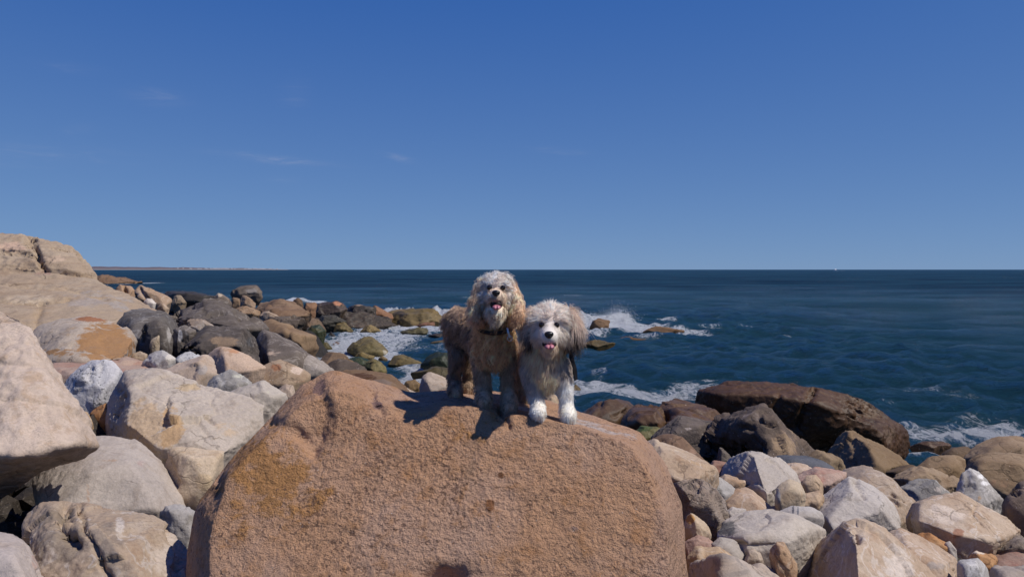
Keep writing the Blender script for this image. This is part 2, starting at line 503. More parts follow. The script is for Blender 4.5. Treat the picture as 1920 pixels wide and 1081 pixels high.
def rock(name, label, d, outline, mat, tint=(1, 1, 1), T=None, thick=0.38, tilt=0.45, front=None, extra=(), p=22, rough=1.0, fine=1.0, foot=True, shrink=0.75, patches=(), dents=(), cracks=(), level=None, chips=None, seed=None, group=None, category='rock', parent=None, warp=1.0, facets=None, block=None, plates=1.0):
    okd = [q[2] if len(q) > 2 else 0.0 for q in outline]
    o2 = np.array([q[:2] for q in outline], float)
    seed = int(abs(hash((round(d * 100), int(o2[0, 0]), int(o2[0, 1])))) % 99991) if seed is None else seed
    r_ = np.random.default_rng(seed)
    wpx, hpx = np.ptp(o2[:, 0]), np.ptp(o2[:, 1])
    T = T if T is not None else thick * (0.65 * wpx + 0.35 * hpx) * d / F
    ymin, ymax = o2[:, 1].min(), o2[:, 1].max()
    cen = o2.mean(0)

    def dep(py, k):
        h = (ymax - py) / max(ymax - ymin, 1)
        return d + T * (tilt * (h - 0.5) * 2 + k)
    pts = [P(x, y, dep(y, k)) for (x, y), k in zip(o2, okd)]
    if front is None:
        for a in range(0, len(o2), max(1, len(o2) // 5)):
            k = r_.uniform(0.30, 0.72)
            x, y = cen + (o2[a] - cen) * k + r_.normal(size=2) * 0.03 * wpx
            pts.append(P(x, y, dep(y, -r_.uniform(0.7, 1.05))))
    else:
        pts += [P(x, y, dep(y, k)) for x, y, k in front]
    for a in range(0, len(o2), max(1, len(o2) // 5)):
        k = r_.uniform(0.45, 0.75)
        x, y = cen + (o2[a] - cen) * k
        pts.append(P(x, y + 0.08 * hpx, dep(y, r_.uniform(0.75, 1.0))))
    pts += [P(*e) for e in extra]
    pts = np.array(pts)
    if foot:
        cxy = pts[:, :2].mean(0)
        zl, zh = pts[:, 2].min(), pts[:, 2].max()
        g = float(max(min(bed(*cxy), zl) - 0.06, zl - 0.06 - 0.30 * (zh - zl)))
        if g < pts[:, 2].min() - 0.02:
            top = pts
            ang = np.arctan2(top[:, 1] - cxy[1], top[:, 0] - cxy[0])
            for k in range(6):
                sel = np.abs((ang - (k * math.pi / 3 - math.pi) + math.pi) % (2 * math.pi) - math.pi) < 0.6
                if sel.any():
                    b = cxy + (top[sel, :2] - cxy)[np.argmax(np.linalg.norm(top[sel, :2] - cxy, axis=1))] * shrink
                    pts = np.vstack([pts, [b[0], b[1], g]])
    seat = [float(pts[:, 0].mean()), float(pts[:, 1].mean()), float(pts[:, 2].min() + 0.07), float(0.25 * (np.ptp(pts[:, 0]) + np.ptp(pts[:, 1])))]
    if level is None:
        level = 6 if wpx > 420 else 5 if wpx > 135 else 4 if wpx > 26 else 3
    chips = (3 if front is None else 1) if chips is None else chips
    v, f, s = rock_mesh(pts, level, p, chips, rough, seed, fine, warp, 0 if facets is None else facets, plates, (0 if p < 13 or parent is not None or front is not None else 15) if block is None else block)
    # weathering and rounding shrink the block a little: grow it back to its measured size
    px, py = project(v)
    vis = py < ymax + 2
    if vis.sum() > 20:
        gx_ = np.clip(wpx / max(np.ptp(px[vis]), 1), 0.9, 1.3)
        cxm = (px[vis].max() + px[vis].min()) / 2
        v[:, 0] = ((cxm - CX) + (px - cxm) * gx_ + (o2[:, 0].max() + o2[:, 0].min()) / 2 - cxm) * v[:, 1] / F
        zb, zt = v[:, 2].min(), v[:, 2].max()
        it = int(np.argmin(py))
        want = CAMZ - (ymin - HY) * v[it, 1] / F
        v[:, 2] = zb + (v[:, 2] - zb) * np.clip((want - zb) / max(v[it, 2] - zb, 1e-3), 0.85, 1.35)
    px, py = project(v)
    n = vnormals(v, f)
    facing = smooth(-0.05, 0.25, -(n * (v - np.array([0, 0, CAMZ]))).sum(1) / np.linalg.norm(v - np.array([0, 0, CAMZ]), axis=1))
    for (x, y, rx, ry, dp) in dents:
        wgt = np.exp(-(((px - x) / rx) ** 2 + ((py - y) / ry) ** 2)) * facing
        v = v - n * (wgt * dp)[:, None]
    for (line, wd, dp) in cracks:
        L = np.array(line, float)
        dist = np.full(len(v), 1e9)
        jx = px + 3.0 * perlin(np.stack([px * 0.04, py * 0.04, np.zeros_like(px) + seed % 50], 1))
        for a, b in zip(L[:-1], L[1:]):
            ab = b - a
            tt = np.clip(((jx - a[0]) * ab[0] + (py - a[1]) * ab[1]) / (ab @ ab), 0, 1)
            dist = np.minimum(dist, np.hypot(jx - a[0] - tt * ab[0], py - a[1] - tt * ab[1]))
        v = v - n * (np.exp(-(dist / wd) ** 2) * facing * dp)[:, None]
    ob = add_obj(name, v, f, MAT[mat], parent)
    rgba = np.zeros((len(v), 4), np.float32)
    for (x, y, rx, ry, c, a) in patches:
        wgt = np.clip(1.35 - np.sqrt(((px - x) / rx) ** 2 + ((py - y) / ry) ** 2), 0, 1) * facing * a
        hit = wgt > rgba[:, 3]
        rgba[hit, :3] = c
        rgba[hit, 3] = wgt[hit]
    if len(patches):
        # give untouched vertices the nearest patch colour so edges do not blend to black
        un = rgba[:, 3] <= 0
        if un.any():
            dist = np.stack([((px[un] - x) / rx) ** 2 + ((py[un] - y) / ry) ** 2 for (x, y, rx, ry, c, a) in patches], 1)
            rgba[un, :3] = np.array([c for (*_, c, a) in patches])[dist.argmin(1)]
    at = ob.data.color_attributes.new('patch', 'FLOAT_COLOR', 'POINT')
    at.data.foreach_set('color', rgba.ravel())
    ob.color = (*tint, 1)
    ob['kind'] = 'thing'
    if parent is None:
        tag(ob, label, category, group)
    if foot:
        ob['seat'] = seat
    ALLROCKS.append(ob)
    return ob


ALLROCKS = []
# ------------------------------------------------------------------ the sea
def axis(fine_lo, fine_hi, step, lo, hi, grow):
    a = list(np.arange(fine_lo, fine_hi, step))
    s = step
    while a[-1] < hi:
        s *= grow
        a.append(a[-1] + s)
    s = step
    pre = []
    x = fine_lo
    while x > lo:
        s *= grow
        x -= s
        pre.append(x)
    return np.array(pre[::-1] + a)


sx = axis(-13, 15, 0.135, -26000, 26000, 1.07)
sy = axis(8, 54, 0.14, 5, 30000, 1.034)
SX, SY = np.meshgrid(sx, sy)
X, Y = SX.ravel(), SY.ravel()
hx, hy = np.gradient(sx), np.gradient(sy)
HX, HY2 = np.meshgrid(hx, hy)
spac = np.maximum(HX, HY2).ravel()
Z, DX, DY = np.zeros_like(X), np.zeros_like(X), np.zeros_like(X)
wr = np.random.default_rng(21)
# calmer water in the cove behind the point
calm = 1 - 0.65 * (smooth(3.0, -3.0, X) * smooth(47, 42, Y))
for k in range(64):
    lam = 0.55 * (24.0 / 0.55) ** (k / 63.0) * wr.uniform(0.9, 1.1)
    th = -math.pi / 2 + wr.normal() * (0.75 if lam < 5 else 0.35)
    amp = 0.017 * lam ** 0.42 * (0.4 if lam > 5 else 1.0) * wr.uniform(0.6, 1.3)
    kx, ky = math.cos(th) * 2 * math.pi / lam, math.sin(th) * 2 * math.pi / lam
    fade = smooth(2.5, 6.0, lam / spac) * (calm if lam > 2 else 1)
    if fade.max() <= 0:
        continue
    ph = kx * X + ky * Y + wr.uniform(0, 6.28)
    Z += amp * fade * np.sin(ph)
    c = np.cos(ph) * amp * fade * 0.75
    DX += c * math.cos(th)
    DY += c * math.sin(th)

foam = np.zeros_like(X)


def foam_blob(px, py, rx, ry, a, hard=1.0):
    """foam patch centred on a photo pixel of the sea surface, radii in photo pixels turned to metres there"""
    global foam
    y0 = sea_d(py)
    x0 = (px - CX) * y0 / F
    wx = rx * y0 / F
    wy = max(abs(sea_d(py - ry) - y0), abs(sea_d(py + ry) - y0))
    e = ((X - x0) / wx) ** 2 + ((Y - y0) / wy) ** 2
    foam = np.maximum(foam, a * np.clip(1.4 - e, 0, 1) ** hard)


for b in (  # cove
        (690, 640, 115, 32, 0.78), (780, 615, 70, 10, 0.85), (640, 655, 50, 16, 0.95), (620, 625, 40, 7, 0.5), (760, 650, 60, 14, 0.5), (800, 615, 60, 12, 0.8),
        (700, 668, 60, 10, 0.9), (790, 712, 50, 22, 0.95), (770, 690, 40, 10, 0.75), (640, 668, 30, 8, 0.95), (700, 615, 40, 7, 0.8), (830, 650, 45, 14, 0.52),
        # splash zone right of the dogs
        (1140, 607, 60, 9, 0.95), (1190, 614, 70, 9, 0.8), (1250, 600, 24, 4, 0.62), (1290, 622, 50, 8, 0.72), (1210, 630, 60, 6, 0.6), (1110, 620, 40, 8, 0.8), (1330, 612, 30, 4, 0.6),
        (1345, 610, 14, 3, 0.55), (1475, 628, 16, 2.5, 0.56), (1400, 612, 12, 2.5, 0.5),
        # in front of the brown rocks
        (1140, 737, 95, 15, 0.82), (1220, 742, 100, 14, 0.80), (1300, 727, 80, 13, 0.72), (1120, 700, 22, 7, 0.55), (1140, 716, 24, 7, 0.75), (1290, 735, 36, 9, 0.72), (1100, 725, 40, 8, 0.7), (1350, 712, 60, 5, 0.6), (1245, 695, 20, 5, 0.45),
        # lower right
        (1800, 812, 150, 26, 0.70), (1900, 800, 70, 20, 0.80), (1870, 820, 70, 22, 0.78), (1850, 785, 90, 12, 0.58), (1730, 845, 40, 12, 0.85), (1700, 850, 30, 10, 0.9), (1740, 808, 60, 12, 0.66), (1625, 745, 22, 5, 0.72), (1730, 725, 40, 9, 0.52), (1800, 735, 60, 9, 0.45), (1670, 752, 20, 4, 0.5), (1760, 775, 60, 6, 0.35),
        # far flecks
        (265, 531, 30, 1.6, 0.9), (310, 530, 14, 1.2, 0.75), (375, 529, 10, 1.2, 0.8), (430, 531, 18, 1.2, 0.5), (540, 566, 34, 5, 0.8), (590, 567, 20, 3, 0.8), (640, 568, 30, 2.5, 0.5), (1075, 553, 26, 2, 0.5), (880, 556, 20, 2, 0.5)):
    foam_blob(*b)

# breaking crests: raised ridges of white water
for (pxa, pxb, py, h, wid) in ((700, 905, 599, 0.75, 1.7), (1050, 1200, 607, 0.5, 2.0), (525, 575, 569, 0.75, 2.4), (1232, 1268, 602, 0.12, 0.9), (1120, 1160, 726, 0.10, 0.5)):
    y0 = sea_d(py)
    xa, xb = (pxa - CX) * y0 / F, (pxb - CX) * y0 / F
    n1 = fbm(np.stack([X * 0.9, Y * 0.25, np.zeros_like(X) + pxa], 1), 3)
    n2 = fbm(np.stack([X * 4.5, Y * 4.5, np.zeros_like(X) + pxa], 1), 2)
    yc = y0 + 0.9 * n1 + 0.05 * (X - (xa + xb) / 2)
    ends = smooth(xa - 0.6, xa + 0.9, X) * smooth(xb + 0.6, xb - 0.9, X)
    t = (Y - yc) / wid
    prof = np.where(t < 0, np.exp(-(t / 0.5) ** 2), np.exp(-(t / 1.2) ** 2))
    near = ends * prof
    Z += near * h * (0.75 + 0.6 * n1 + 0.35 * n2)
    foam = np.maximum(foam, ends * smooth(-2.6, -0.4, t) * smooth(1.0, 0.2, t) * 1.0)

fm_noise = np.clip(foam, 0, 1)
Z += 0.02 * fm_noise * calm * smooth(0.5, 0.2, spac) * fbm(np.stack([X * 3, Y * 3, X * 0], 1), 2)
sidx = np.arange(X.size).reshape(SX.shape)
sf = np.stack([sidx[:-1, :-1].ravel(), sidx[:-1, 1:].ravel(), sidx[1:, 1:].ravel(), sidx[1:, :-1].ravel()], 1)


def sea_material():
    m = bpy.data.materials.new('sea_water')
    m.use_nodes = True
    t = NT(m.node_tree)
    pos = t.n('ShaderNodeNewGeometry').outputs['Position']
    at = t.n('ShaderNodeAttribute', attribute_name='foam')
    sep = t.n('ShaderNodeSeparateXYZ')
    t.l(pos, sep.inputs[0])
    dist = t.vmath('LENGTH', pos)
    # foam: lacy network broken up by noise, torn into streaks
    fv = t.vmath('MULTIPLY', pos, (1.0, 0.75, 1.0))
    n_big = t.noise(fv, 0.9, 6, 0.62, 1.2)
    n_fine = t.noise(fv, 4.5, 7, 0.66, 1.5)
    n_lace = t.math('ABSOLUTE', t.math('SUBTRACT', t.noise(fv, 2.2, 5, 0.6, 1.6), 0.5))
    lace = t.step(n_lace, 0.10, 0.0)
    comb = t.math('ADD', t.math('ADD', t.math('MULTIPLY', n_big, 0.55), t.math('MULTIPLY', n_fine, 0.45)), t.math('MULTIPLY', lace, 0.16))
    f = t.step(t.math('ADD', t.math('MULTIPLY', at.outputs['Fac'], 0.80), comb), 0.98, 1.24)
    f = t.math('MULTIPLY', f, t.step(at.outputs['Fac'], 0.02, 0.2))
    # scattered flecks of white on the open sea
    caps = t.noise(t.vmath('MULTIPLY', pos, (0.35, 0.5, 0.0)), 1.0, 5, 0.7, 0.6)
    f2 = t.math('MULTIPLY', t.step(caps, 0.715, 0.78), 0.7)
    f2 = t.math('MULTIPLY', f2, t.step(dist, 400.0, 60.0))
    ff = t.math('MAXIMUM', f, f2)
    # water body: greener where aerated and shallow, deep blue off shore
    wn = t.noise(t.vmath('MULTIPLY', pos, (0.022, 0.075, 0.0)), 1.0, 12, 0.72, 0.2)
    deep = t.mix(t.step(wn, 0.35, 0.65), (0.007, 0.024, 0.055), (0.022, 0.072, 0.120))  # light and dark of the wave slopes painted into the water as streaks
    shal = t.mix(t.step(dist, 160.0, 25.0), deep, (0.019, 0.072, 0.108))
    body = t.mix(t.math('MULTIPLY', t.step(at.outputs['Fac'], 0.15, 1.0), 0.75), shal, (0.05, 0.13, 0.17))
    colr = t.mix(ff, body, (0.66, 0.68, 0.71))
    far = t.step(dist, 20.0, 900.0)
    # wind-roughened and slick patches of every size
    wp = t.noise(t.vmath('MULTIPLY', pos, (0.05, 0.11, 0.0)), 1.0, 12, 0.72, 0.3)
    # reflectance of a rough sea: wave faces tilted to the viewer dominate further out
    sp = t.math('SUBTRACT', 1.7, t.math('MULTIPLY', t.step(dist, 8.0, 190.0), 1.46))
    sp = t.math('MULTIPLY', sp, t.math('ADD', 0.35, t.math('MULTIPLY', t.step(wp, 0.34, 0.68), 1.3)))
    sp = t.math('MULTIPLY', sp, t.math('SUBTRACT', 1.0, ff))
    # ripples: chop at several sizes, longer ones carry further out
    h1 = t.noise(t.vmath('MULTIPLY', pos, (0.7, 1.25, 1.0)), 2.6, 9, 0.74, 0.4)
    h2 = t.noise(t.vmath('MULTIPLY', pos, (0.5, 1.0, 0.0)), 0.5, 6, 0.65, 0.3)
    h3 = t.noise(t.vmath('MULTIPLY', pos, (0.03, 0.09, 0.0)), 1.0, 8, 0.7, 0.2)
    hh = t.math('ADD', t.math('MULTIPLY', h1, 0.55), t.math('MULTIPLY', h2, t.math('ADD', 0.25, t.math('MULTIPLY', far, 0.7))))
    hh = t.math('ADD', hh, t.math('MULTIPLY', h3, t.math('MULTIPLY', t.step(dist, 30.0, 260.0), 2.4)))
    hh = t.math('ADD', hh, t.math('MULTIPLY', ff, 0.03))
    bp = t.n('ShaderNodeBump', i_Strength=1.0, i_Distance=1.0)
    t.l(hh, bp.inputs['Height'])
    df = t.n('ShaderNodeBsdfDiffuse')
    t.l(colr, df.inputs['Color'])
    t.l(bp.outputs[0], df.inputs['Normal'])
    gl = t.n('ShaderNodeBsdfGlossy', i_Roughness=0.09)
    t.l(bp.outputs[0], gl.inputs['Normal'])
    fr = t.n('ShaderNodeFresnel', i_IOR=1.33)
    t.l(bp.outputs[0], fr.inputs['Normal'])
    mx = t.n('ShaderNodeMixShader')
    t.l(t.math('MULTIPLY', fr.outputs[0], sp, clamp=True), mx.inputs[0])
    t.l(df.outputs[0], mx.inputs[1])
    t.l(gl.outputs[0], mx.inputs[2])
    o = t.n('ShaderNodeOutputMaterial')
    t.l(mx.outputs[0], o.inputs['Surface'])
    return m


sea = add_obj('sea', np.stack([X + DX, Y + DY, Z], 1), sf, sea_material(), origin=(0, 0, 0))
fa = sea.data.attributes.new('foam', 'FLOAT', 'POINT')
fa.data.foreach_set('value', np.clip(foam, 0, 1.2).astype(np.float32))
tag(sea, kind='structure')

# spray thrown up where the swell hits the rocks: uncounted drops
def spray(specs, name, label):
    r_ = np.random.default_rng(11)
    bv, bf = np.array([[1, 1, 1], [1, -1, -1], [-1, 1, -1], [-1, -1, 1]]) / 1.4, np.array([[0, 1, 2], [0, 3, 1], [0, 2, 3], [1, 3, 2]])
    V, Fc, k = [], [], 0
    for (px, py, d, sx_, sz_, n, rad) in specs:
        c = P(px, py, d)
        for _ in range(n):
            h = abs(r_.normal()) * sz_
            p = c + np.array([r_.normal() * sx_ * (1 - 0.35 * min(h / (2 * sz_), 1)), r_.normal() * 0.5, h])
            V.append(bv * rad * r_.lognormal(0, 0.5) * (1.1 - 0.5 * min(h / (2.5 * sz_), 1)) + p)
            Fc.append(bf + 4 * k)
            k += 1
    o = add_obj(name, np.vstack(V), np.vstack(Fc), flat_mat('spray_white', (0.75, 0.77, 0.8), 0.5), origin=(0, 0, 0))
    tag(o, label, 'spray', kind='stuff')


spray([(1160, 598, 44.5, 0.5, 0.36, 2600, 0.008), (1130, 601, 44.5, 0.9, 0.2, 3000, 0.010), (1100, 602, 44.5, 0.9, 0.15, 1600, 0.010), (790, 594, 49.5, 1.6, 0.16, 1600, 0.010), (845, 592, 49.5, 1.2, 0.16, 1200, 0.010)], 'sea_spray', 'white burst of spray where a wave hits the brown rock right of the dogs')

# far shore along the horizon: low wooded land with a pale beach
xs = np.linspace(-4700, -2150, 320)
D0 = 7600.0
hgt = 30 * np.clip(1 - ((xs + 4800) / 2900) ** 2.2, 0, 1) + 7 * fbm(np.stack([xs * 0.006, xs * 0 + 3.3, xs * 0], 1), 4)
hgt = np.maximum(hgt * smooth(-2150, -2500, xs), 0.5) + 2
rows = []
for yo, k in ((0, 0.0), (8, 0.22), (40, 0.30), (60, 0.85), (160, 1.0), (420, 0.8), (800, 0.0)):
    rows.append(np.stack([xs, xs * 0 + D0 + yo, hgt * k - 0.4], 1))
hv = np.vstack(rows)
nr, nc = 7, len(xs)
hi_ = np.arange(nr * nc).reshape(nr, nc)
hf = np.stack([hi_[:-1, :-1].ravel(), hi_[:-1, 1:].ravel(), hi_[1:, 1:].ravel(), hi_[1:, :-1].ravel()], 1)
m = bpy.data.materials.new('far_shore')
m.use_nodes = True
t = NT(m.node_tree)
pp = t.n('ShaderNodeNewGeometry').outputs['Position']
sp_ = t.n('ShaderNodeSeparateXYZ')
t.l(pp, sp_.inputs[0])
nz = t.noise(pp, 0.012, 5, 0.6)
wood = t.mix(nz, (0.10, 0.085, 0.10), (0.17, 0.145, 0.16))
cc = t.mix(t.step(sp_.outputs['Z'], 5.0, 8.0), (0.30, 0.27, 0.25), wood)
bb = t.n('ShaderNodeBsdfPrincipled', i_Roughness=1.0)
bb.inputs['Specular IOR Level'].default_value = 0.0
t.l(cc, bb.inputs['Base Color'])
oo = t.n('ShaderNodeOutputMaterial')
t.l(bb.outputs[0], oo.inputs['Surface'])
land = add_obj('far_headland', hv, hf, m, origin=(0, D0, 0))
tag(land, 'low wooded far shore on the horizon at the left', kind='structure')
# a scatter of pale houses on that shore, a pixel or less each
hr = np.random.default_rng(8)
V, Fc = [], []
cubev = np.array([[-1, -1, 0], [1, -1, 0], [1, 1, 0], [-1, 1, 0], [-1, -1, 1], [1, -1, 1], [1, 1, 1], [-1, 1, 1], [-1, 0, 1.6], [1, 0, 1.6]], float)
cubef = np.array([[0, 1, 5], [0, 5, 4], [1, 2, 6], [1, 6, 5], [2, 3, 7], [2, 7, 6], [3, 0, 4], [3, 4, 7], [4, 5, 9], [4, 9, 8], [6, 7, 8], [6, 8, 9], [5, 6, 9], [7, 4, 8]])
for k in range(60):
    cxh = hr.choice([-3150, -3000, -2800, -2780, -2450, -2400]) + hr.normal() * 60
    hh_ = float(np.interp(cxh, xs, hgt))
    V.append(cubev * [hr.uniform(5, 12), 5, hr.uniform(4, 7)] + [cxh, D0 + 45 + hr.uniform(0, 12), hh_ * 0.32])
    Fc.append(cubef + 10 * k)
hs_ = add_obj('far_houses', np.vstack(V), np.vstack(Fc), flat_mat('far_house_white', (0.42, 0.41, 0.42)), origin=(-2800, D0 + 45, 0), smooth=False)
tag(hs_, 'tiny white houses along the far wooded shore', 'houses', kind='stuff')
# ------------------------------------------------------------------ the boulder the dogs stand on
fa_, fb_, fc_ = P(820, 1250, 2.76), P(575, 748, 3.50), P(1090, 800, 3.34)
fn_ = np.cross(fb_ - fa_, fc_ - fa_)
fo_ = fa_ - np.array([0, 0, CAMZ])


def on_face(px_, py_):
    """where a photo pixel meets the flat broken face of the boulder"""
    r_ = P(px_, py_, 1.0) - np.array([0, 0, CAMZ])
    return np.array([0, 0, CAMZ]) + r_ * (fn_ @ fo_) / (fn_ @ r_)


hero_pts = [on_face(*q_) for q_ in ((392, 1250), (392, 1010), (418, 905), (478, 838), (572, 752), (640, 738), (900, 764), (1090, 798), (1188, 836), (1218, 890), (1250, 970), (1258, 1081), (1262, 1250))]
for (x_, y_, d_) in ((345, 1250, 3.3), (350, 1020, 3.35), (366, 950, 3.4), (430, 862, 3.55), (515, 778, 3.72), (565, 724, 3.80), (620, 703, 3.86), (690, 712, 3.98), (770, 735, 4.05), (940, 735, 4.2), (1010, 744, 4.15),
                      (1100, 774, 3.95), (1200, 808, 3.8), (1250, 868, 3.62), (1284, 955, 3.5), (1292, 1081, 3.42), (1292, 1250, 3.4), (480, 1000, 4.3), (800, 900, 4.6), (1150, 1000, 4.35), (500, 1130, 4.3), (1150, 1130, 4.4)):
    hero_pts.append(P(x_, y_, max(d_, on_face(x_, y_)[1] + 0.10) if 0 < on_face(x_, y_)[1] < 6 else d_))
hero_pts = np.array(hero_pts)
v, f, s = rock_mesh(hero_pts, 7, p=60, chips=0, rough=0.25, seed=12, fine=0.15, warp=0.18, plates=0.0)
n = vnormals(v, f)
px, py = project(v)
facing = smooth(-0.05, 0.2, -(n * (v - np.array([0, 0, CAMZ]))).sum(1) / np.linalg.norm(v - np.array([0, 0, CAMZ]), axis=1))
# rough broken grain of the face, smooth weathered rim
face = smooth(0.0, 1.0, (py - 760) / 60) * smooth(1235, 1190, px - np.maximum(0, py - 880) * 0.28)
gr = fbm(v * np.array([16, 16, 24]) + 5, 4, 0.62)
g2 = fbm(v * np.array([70, 70, 70]) + 31, 2, 0.6)
rd = fbm(v * np.array([26, 26, 40]), 2, 0.6, ridged=True) - 0.35
v = v + n * (face * facing * (0.0026 * gr + 0.0016 * rd + 0.0028 * g2) + (1 - face) * 0.0025 * gr)[:, None]
for (x, y, rx, ry, dp) in ((590, 790, 26, 60, 0.03), (560, 812, 34, 14, 0.03), (832, 1078, 42, 17, 0.10), (400, 900, 16, 40, 0.03), (700, 745, 60, 14, 0.02), (935, 775, 20, 16, 0.02), (480, 790, 24, 18, 0.02)):
    v = v - n * (np.exp(-(((px - x) / rx) ** 2 + ((py - y) / ry) ** 2)) * facing * dp)[:, None]
v[:, 2] += smooth(790, 760, py) * (-0.045 * np.exp(-((px - 775) / 60) ** 2) + 0.02 * np.exp(-((px - 620) / 45) ** 2))
for (line, wd, dp) in (([(600, 730), (612, 780), (596, 815), (588, 845)], 12, 0.017), ([(505, 790), (552, 800), (588, 842)], 10, 0.014), ([(700, 735), (712, 765)], 8, 0.015), ([(940, 765), (952, 800)], 6, 0.02)):
    L_ = np.array(line, float)
    jx = px + 7 * perlin(np.stack([px * 0.03, py * 0.03, px * 0], 1))
    ds = np.full(len(v), 1e9)
    for a_, b_ in zip(L_[:-1], L_[1:]):
        ab = b_ - a_
        tt = np.clip(((jx - a_[0]) * ab[0] + (py - a_[1]) * ab[1]) / (ab @ ab), 0, 1)
        ds = np.minimum(ds, np.hypot(jx - a_[0] - tt * ab[0], py - a_[1] - tt * ab[1]))
    v = v - n * (np.exp(-(ds / wd) ** 2) * facing * dp)[:, None]
hero = add_obj('boulder', v, f, MAT['pink'])
rgba = np.zeros((len(v), 4), np.float32)
WARM, PINKT, QUARTZ, PURP, DEEP = (0.40, 0.195, 0.065), (0.44, 0.27, 0.18), (0.50, 0.42, 0.38), (0.20, 0.12, 0.105), (0.20, 0.08, 0.03)
rgba[:, :3] = PINKT
rim = np.clip(smooth(1165, 1230, px - np.maximum(0, py - 880) * 0.20) + smooth(0, 18, 760 + 0.14 * (px - 860) - py) * smooth(980, 1100, px), 0, 1)
for (wgt, c) in ((np.exp(-(((px - 500) / 190) ** 2 + ((py - 900) / 150) ** 2)) * 0.62, WARM), (np.exp(-(((px - 900) / 110) ** 2 + ((py - 800) / 50) ** 2)) * 0.5, WARM),
                 (rim * 0.62, PINKT),
                 (np.exp(-(((px - 1222 - np.maximum(0, py - 880) * 0.22) / 15) ** 2)) * smooth(820, 860, py) * smooth(1060, 940, py) * 0.5, QUARTZ),
                 (np.exp(-(((py - 790 - 0.26 * (px - 1080)) / 11) ** 2)) * smooth(1050, 1090, px) * smooth(1215, 1190, px) * 0.5, QUARTZ),
                 (np.exp(-(((px - 965) / 40) ** 2 + ((py - 762 - 0.25 * (px - 965)) / 7) ** 2)) * 0.7, QUARTZ),
                 (np.exp(-(((px - 598) / 16) ** 2 + ((py - 728) / 20) ** 2)) * 0.75, PURP), (np.exp(-(((px - 706) / 13) ** 2 + ((py - 745) / 20) ** 2)) * 0.72, PURP),
                 (np.exp(-(((px - 630) / 60) ** 2 + ((py - 745) / 22) ** 2)) * 0.48, PURP), (np.exp(-(((px - 920) / 9) ** 2 + ((py - 944) / 12) ** 2)) * 0.7, DEEP),
                 (np.exp(-(((px - 938) / 8) ** 2 + ((py - 890) / 9) ** 2)) * 0.62, DEEP), (np.exp(-(((px - 390) / 20) ** 2 + ((py - 910) / 60) ** 2)) * 0.6, (0.16, 0.09, 0.05)),
                 (np.exp(-(((px - 1075) / 22) ** 2 + ((py - 990) / 14) ** 2)) * 0.55, (0.24, 0.16, 0.13)), (np.exp(-(((px - 560) / 60) ** 2 + ((py - 1050) / 40) ** 2)) * 0.5, (0.24, 0.14, 0.09))):
    hit = wgt > rgba[:, 3]
    rgba[hit, :3] = c
    rgba[hit, 3] = wgt[hit]
hero.data.color_attributes.new('patch', 'FLOAT_COLOR', 'POINT').data.foreach_set('color', rgba.ravel())
hero.color = (1, 1, 1, 1)
tag(hero, 'huge pinkish orange boulder with rough broken face that both dogs stand on', 'boulder')
HERO_V, HERO_F = v, f

# ------------------------------------------------------------------ left: bedrock outcrop
out = rock('rock_outcrop', 'smooth pale bedrock outcrop rising above the horizon at the left edge', 12.0,
           [(-260, 520), (0, 510), (90, 512), (150, 515), (184, 522), (215, 541), (262, 562), (318, 592), (335, 640), (200, 690), (-260, 740)], 'bedrock', T=2.8, tilt=0.75, p=30, chips=0, block=0, plates=0.3, rough=0.45, warp=0.9,
           front=[(0, 600, -0.5), (120, 600, -0.5), (220, 620, -0.5), (-200, 620, -0.6), (80, 540, -0.3)], shrink=0.9,
           patches=[(170, 560, 60, 20, (0.34, 0.28, 0.235), 0.7), (230, 570, 40, 18, (0.33, 0.28, 0.24), 0.7), (60, 560, 60, 22, (0.45, 0.35, 0.25), 0.6)],
           cracks=[([(-20, 563), (35, 567), (75, 568), (130, 560)], 3.5, 0.09), ([(80, 565), (68, 600), (70, 640)], 4, 0.08), ([(0, 530), (40, 538), (120, 540), (200, 560)], 4, 0.05)])
tag(out, category='rock outcrop')
rock('upper_block', '', 14.6, [(-280, 395), (-60, 424), (0, 433), (44, 438), (62, 449), (98, 450), (132, 459), (153, 476), (168, 498), (184, 517), (200, 560), (180, 620), (-280, 640)], 'bedrock', T=2.0, tilt=0.5, p=30, rough=0.55, plates=0.3, foot=False, chips=0, parent=out, shrink=0.9,
     front=[(0, 480, -0.25), (110, 478, -0.25), (160, 515, -0.3), (60, 520, -0.45), (-200, 520, -0.5), (140, 580, -0.4), (0, 600, -0.4)],
     patches=[(25, 462, 40, 9, (0.50, 0.34, 0.24), 0.65), (110, 485, 34, 10, (0.50, 0.36, 0.25), 0.6), (80, 510, 36, 9, (0.34, 0.22, 0.16), 0.6)],
     cracks=[([(62, 448), (70, 478), (80, 500)], 5, 0.16), ([(-20, 470), (50, 476), (70, 480)], 4, 0.08), ([(80, 500), (120, 510), (176, 520)], 4, 0.08), ([(100, 465), (140, 470), (160, 490)], 3.5, 0.05)], dents=[(55, 452, 8, 10, 0.15), (45, 505, 50, 8, 0.08)])
rock('rock_ledge', 'curved tan ledge at the left edge between outcrop and big pale slab', 8.7, [(-120, 572), (0, 584), (30, 602), (58, 622), (52, 634), (0, 650), (-120, 660)], 'bedrock', T=0.7, tilt=0.6, p=14)
rock('boulder', 'grey bedrock hump just right of the orange faced boulder', 10.4, [(216, 606), (235, 584), (275, 577), (308, 586), (330, 608), (335, 650), (285, 668), (222, 648)], 'greybrown', (1.25, 1.3, 1.35), T=0.9, tilt=0.7, p=10, rough=0.6)
rock('rock', 'rounded grey brown rock with pale rim beside a narrow black slit', 9.3, [(261, 634), (272, 608), (296, 599), (315, 612), (325, 640), (320, 670), (265, 672)], 'greybrown', p=12, rough=0.7, patches=[(318, 625, 8, 20, (0.38, 0.34, 0.30), 0.7)], cracks=[([(268, 615), (266, 640)], 4, 0.08)])
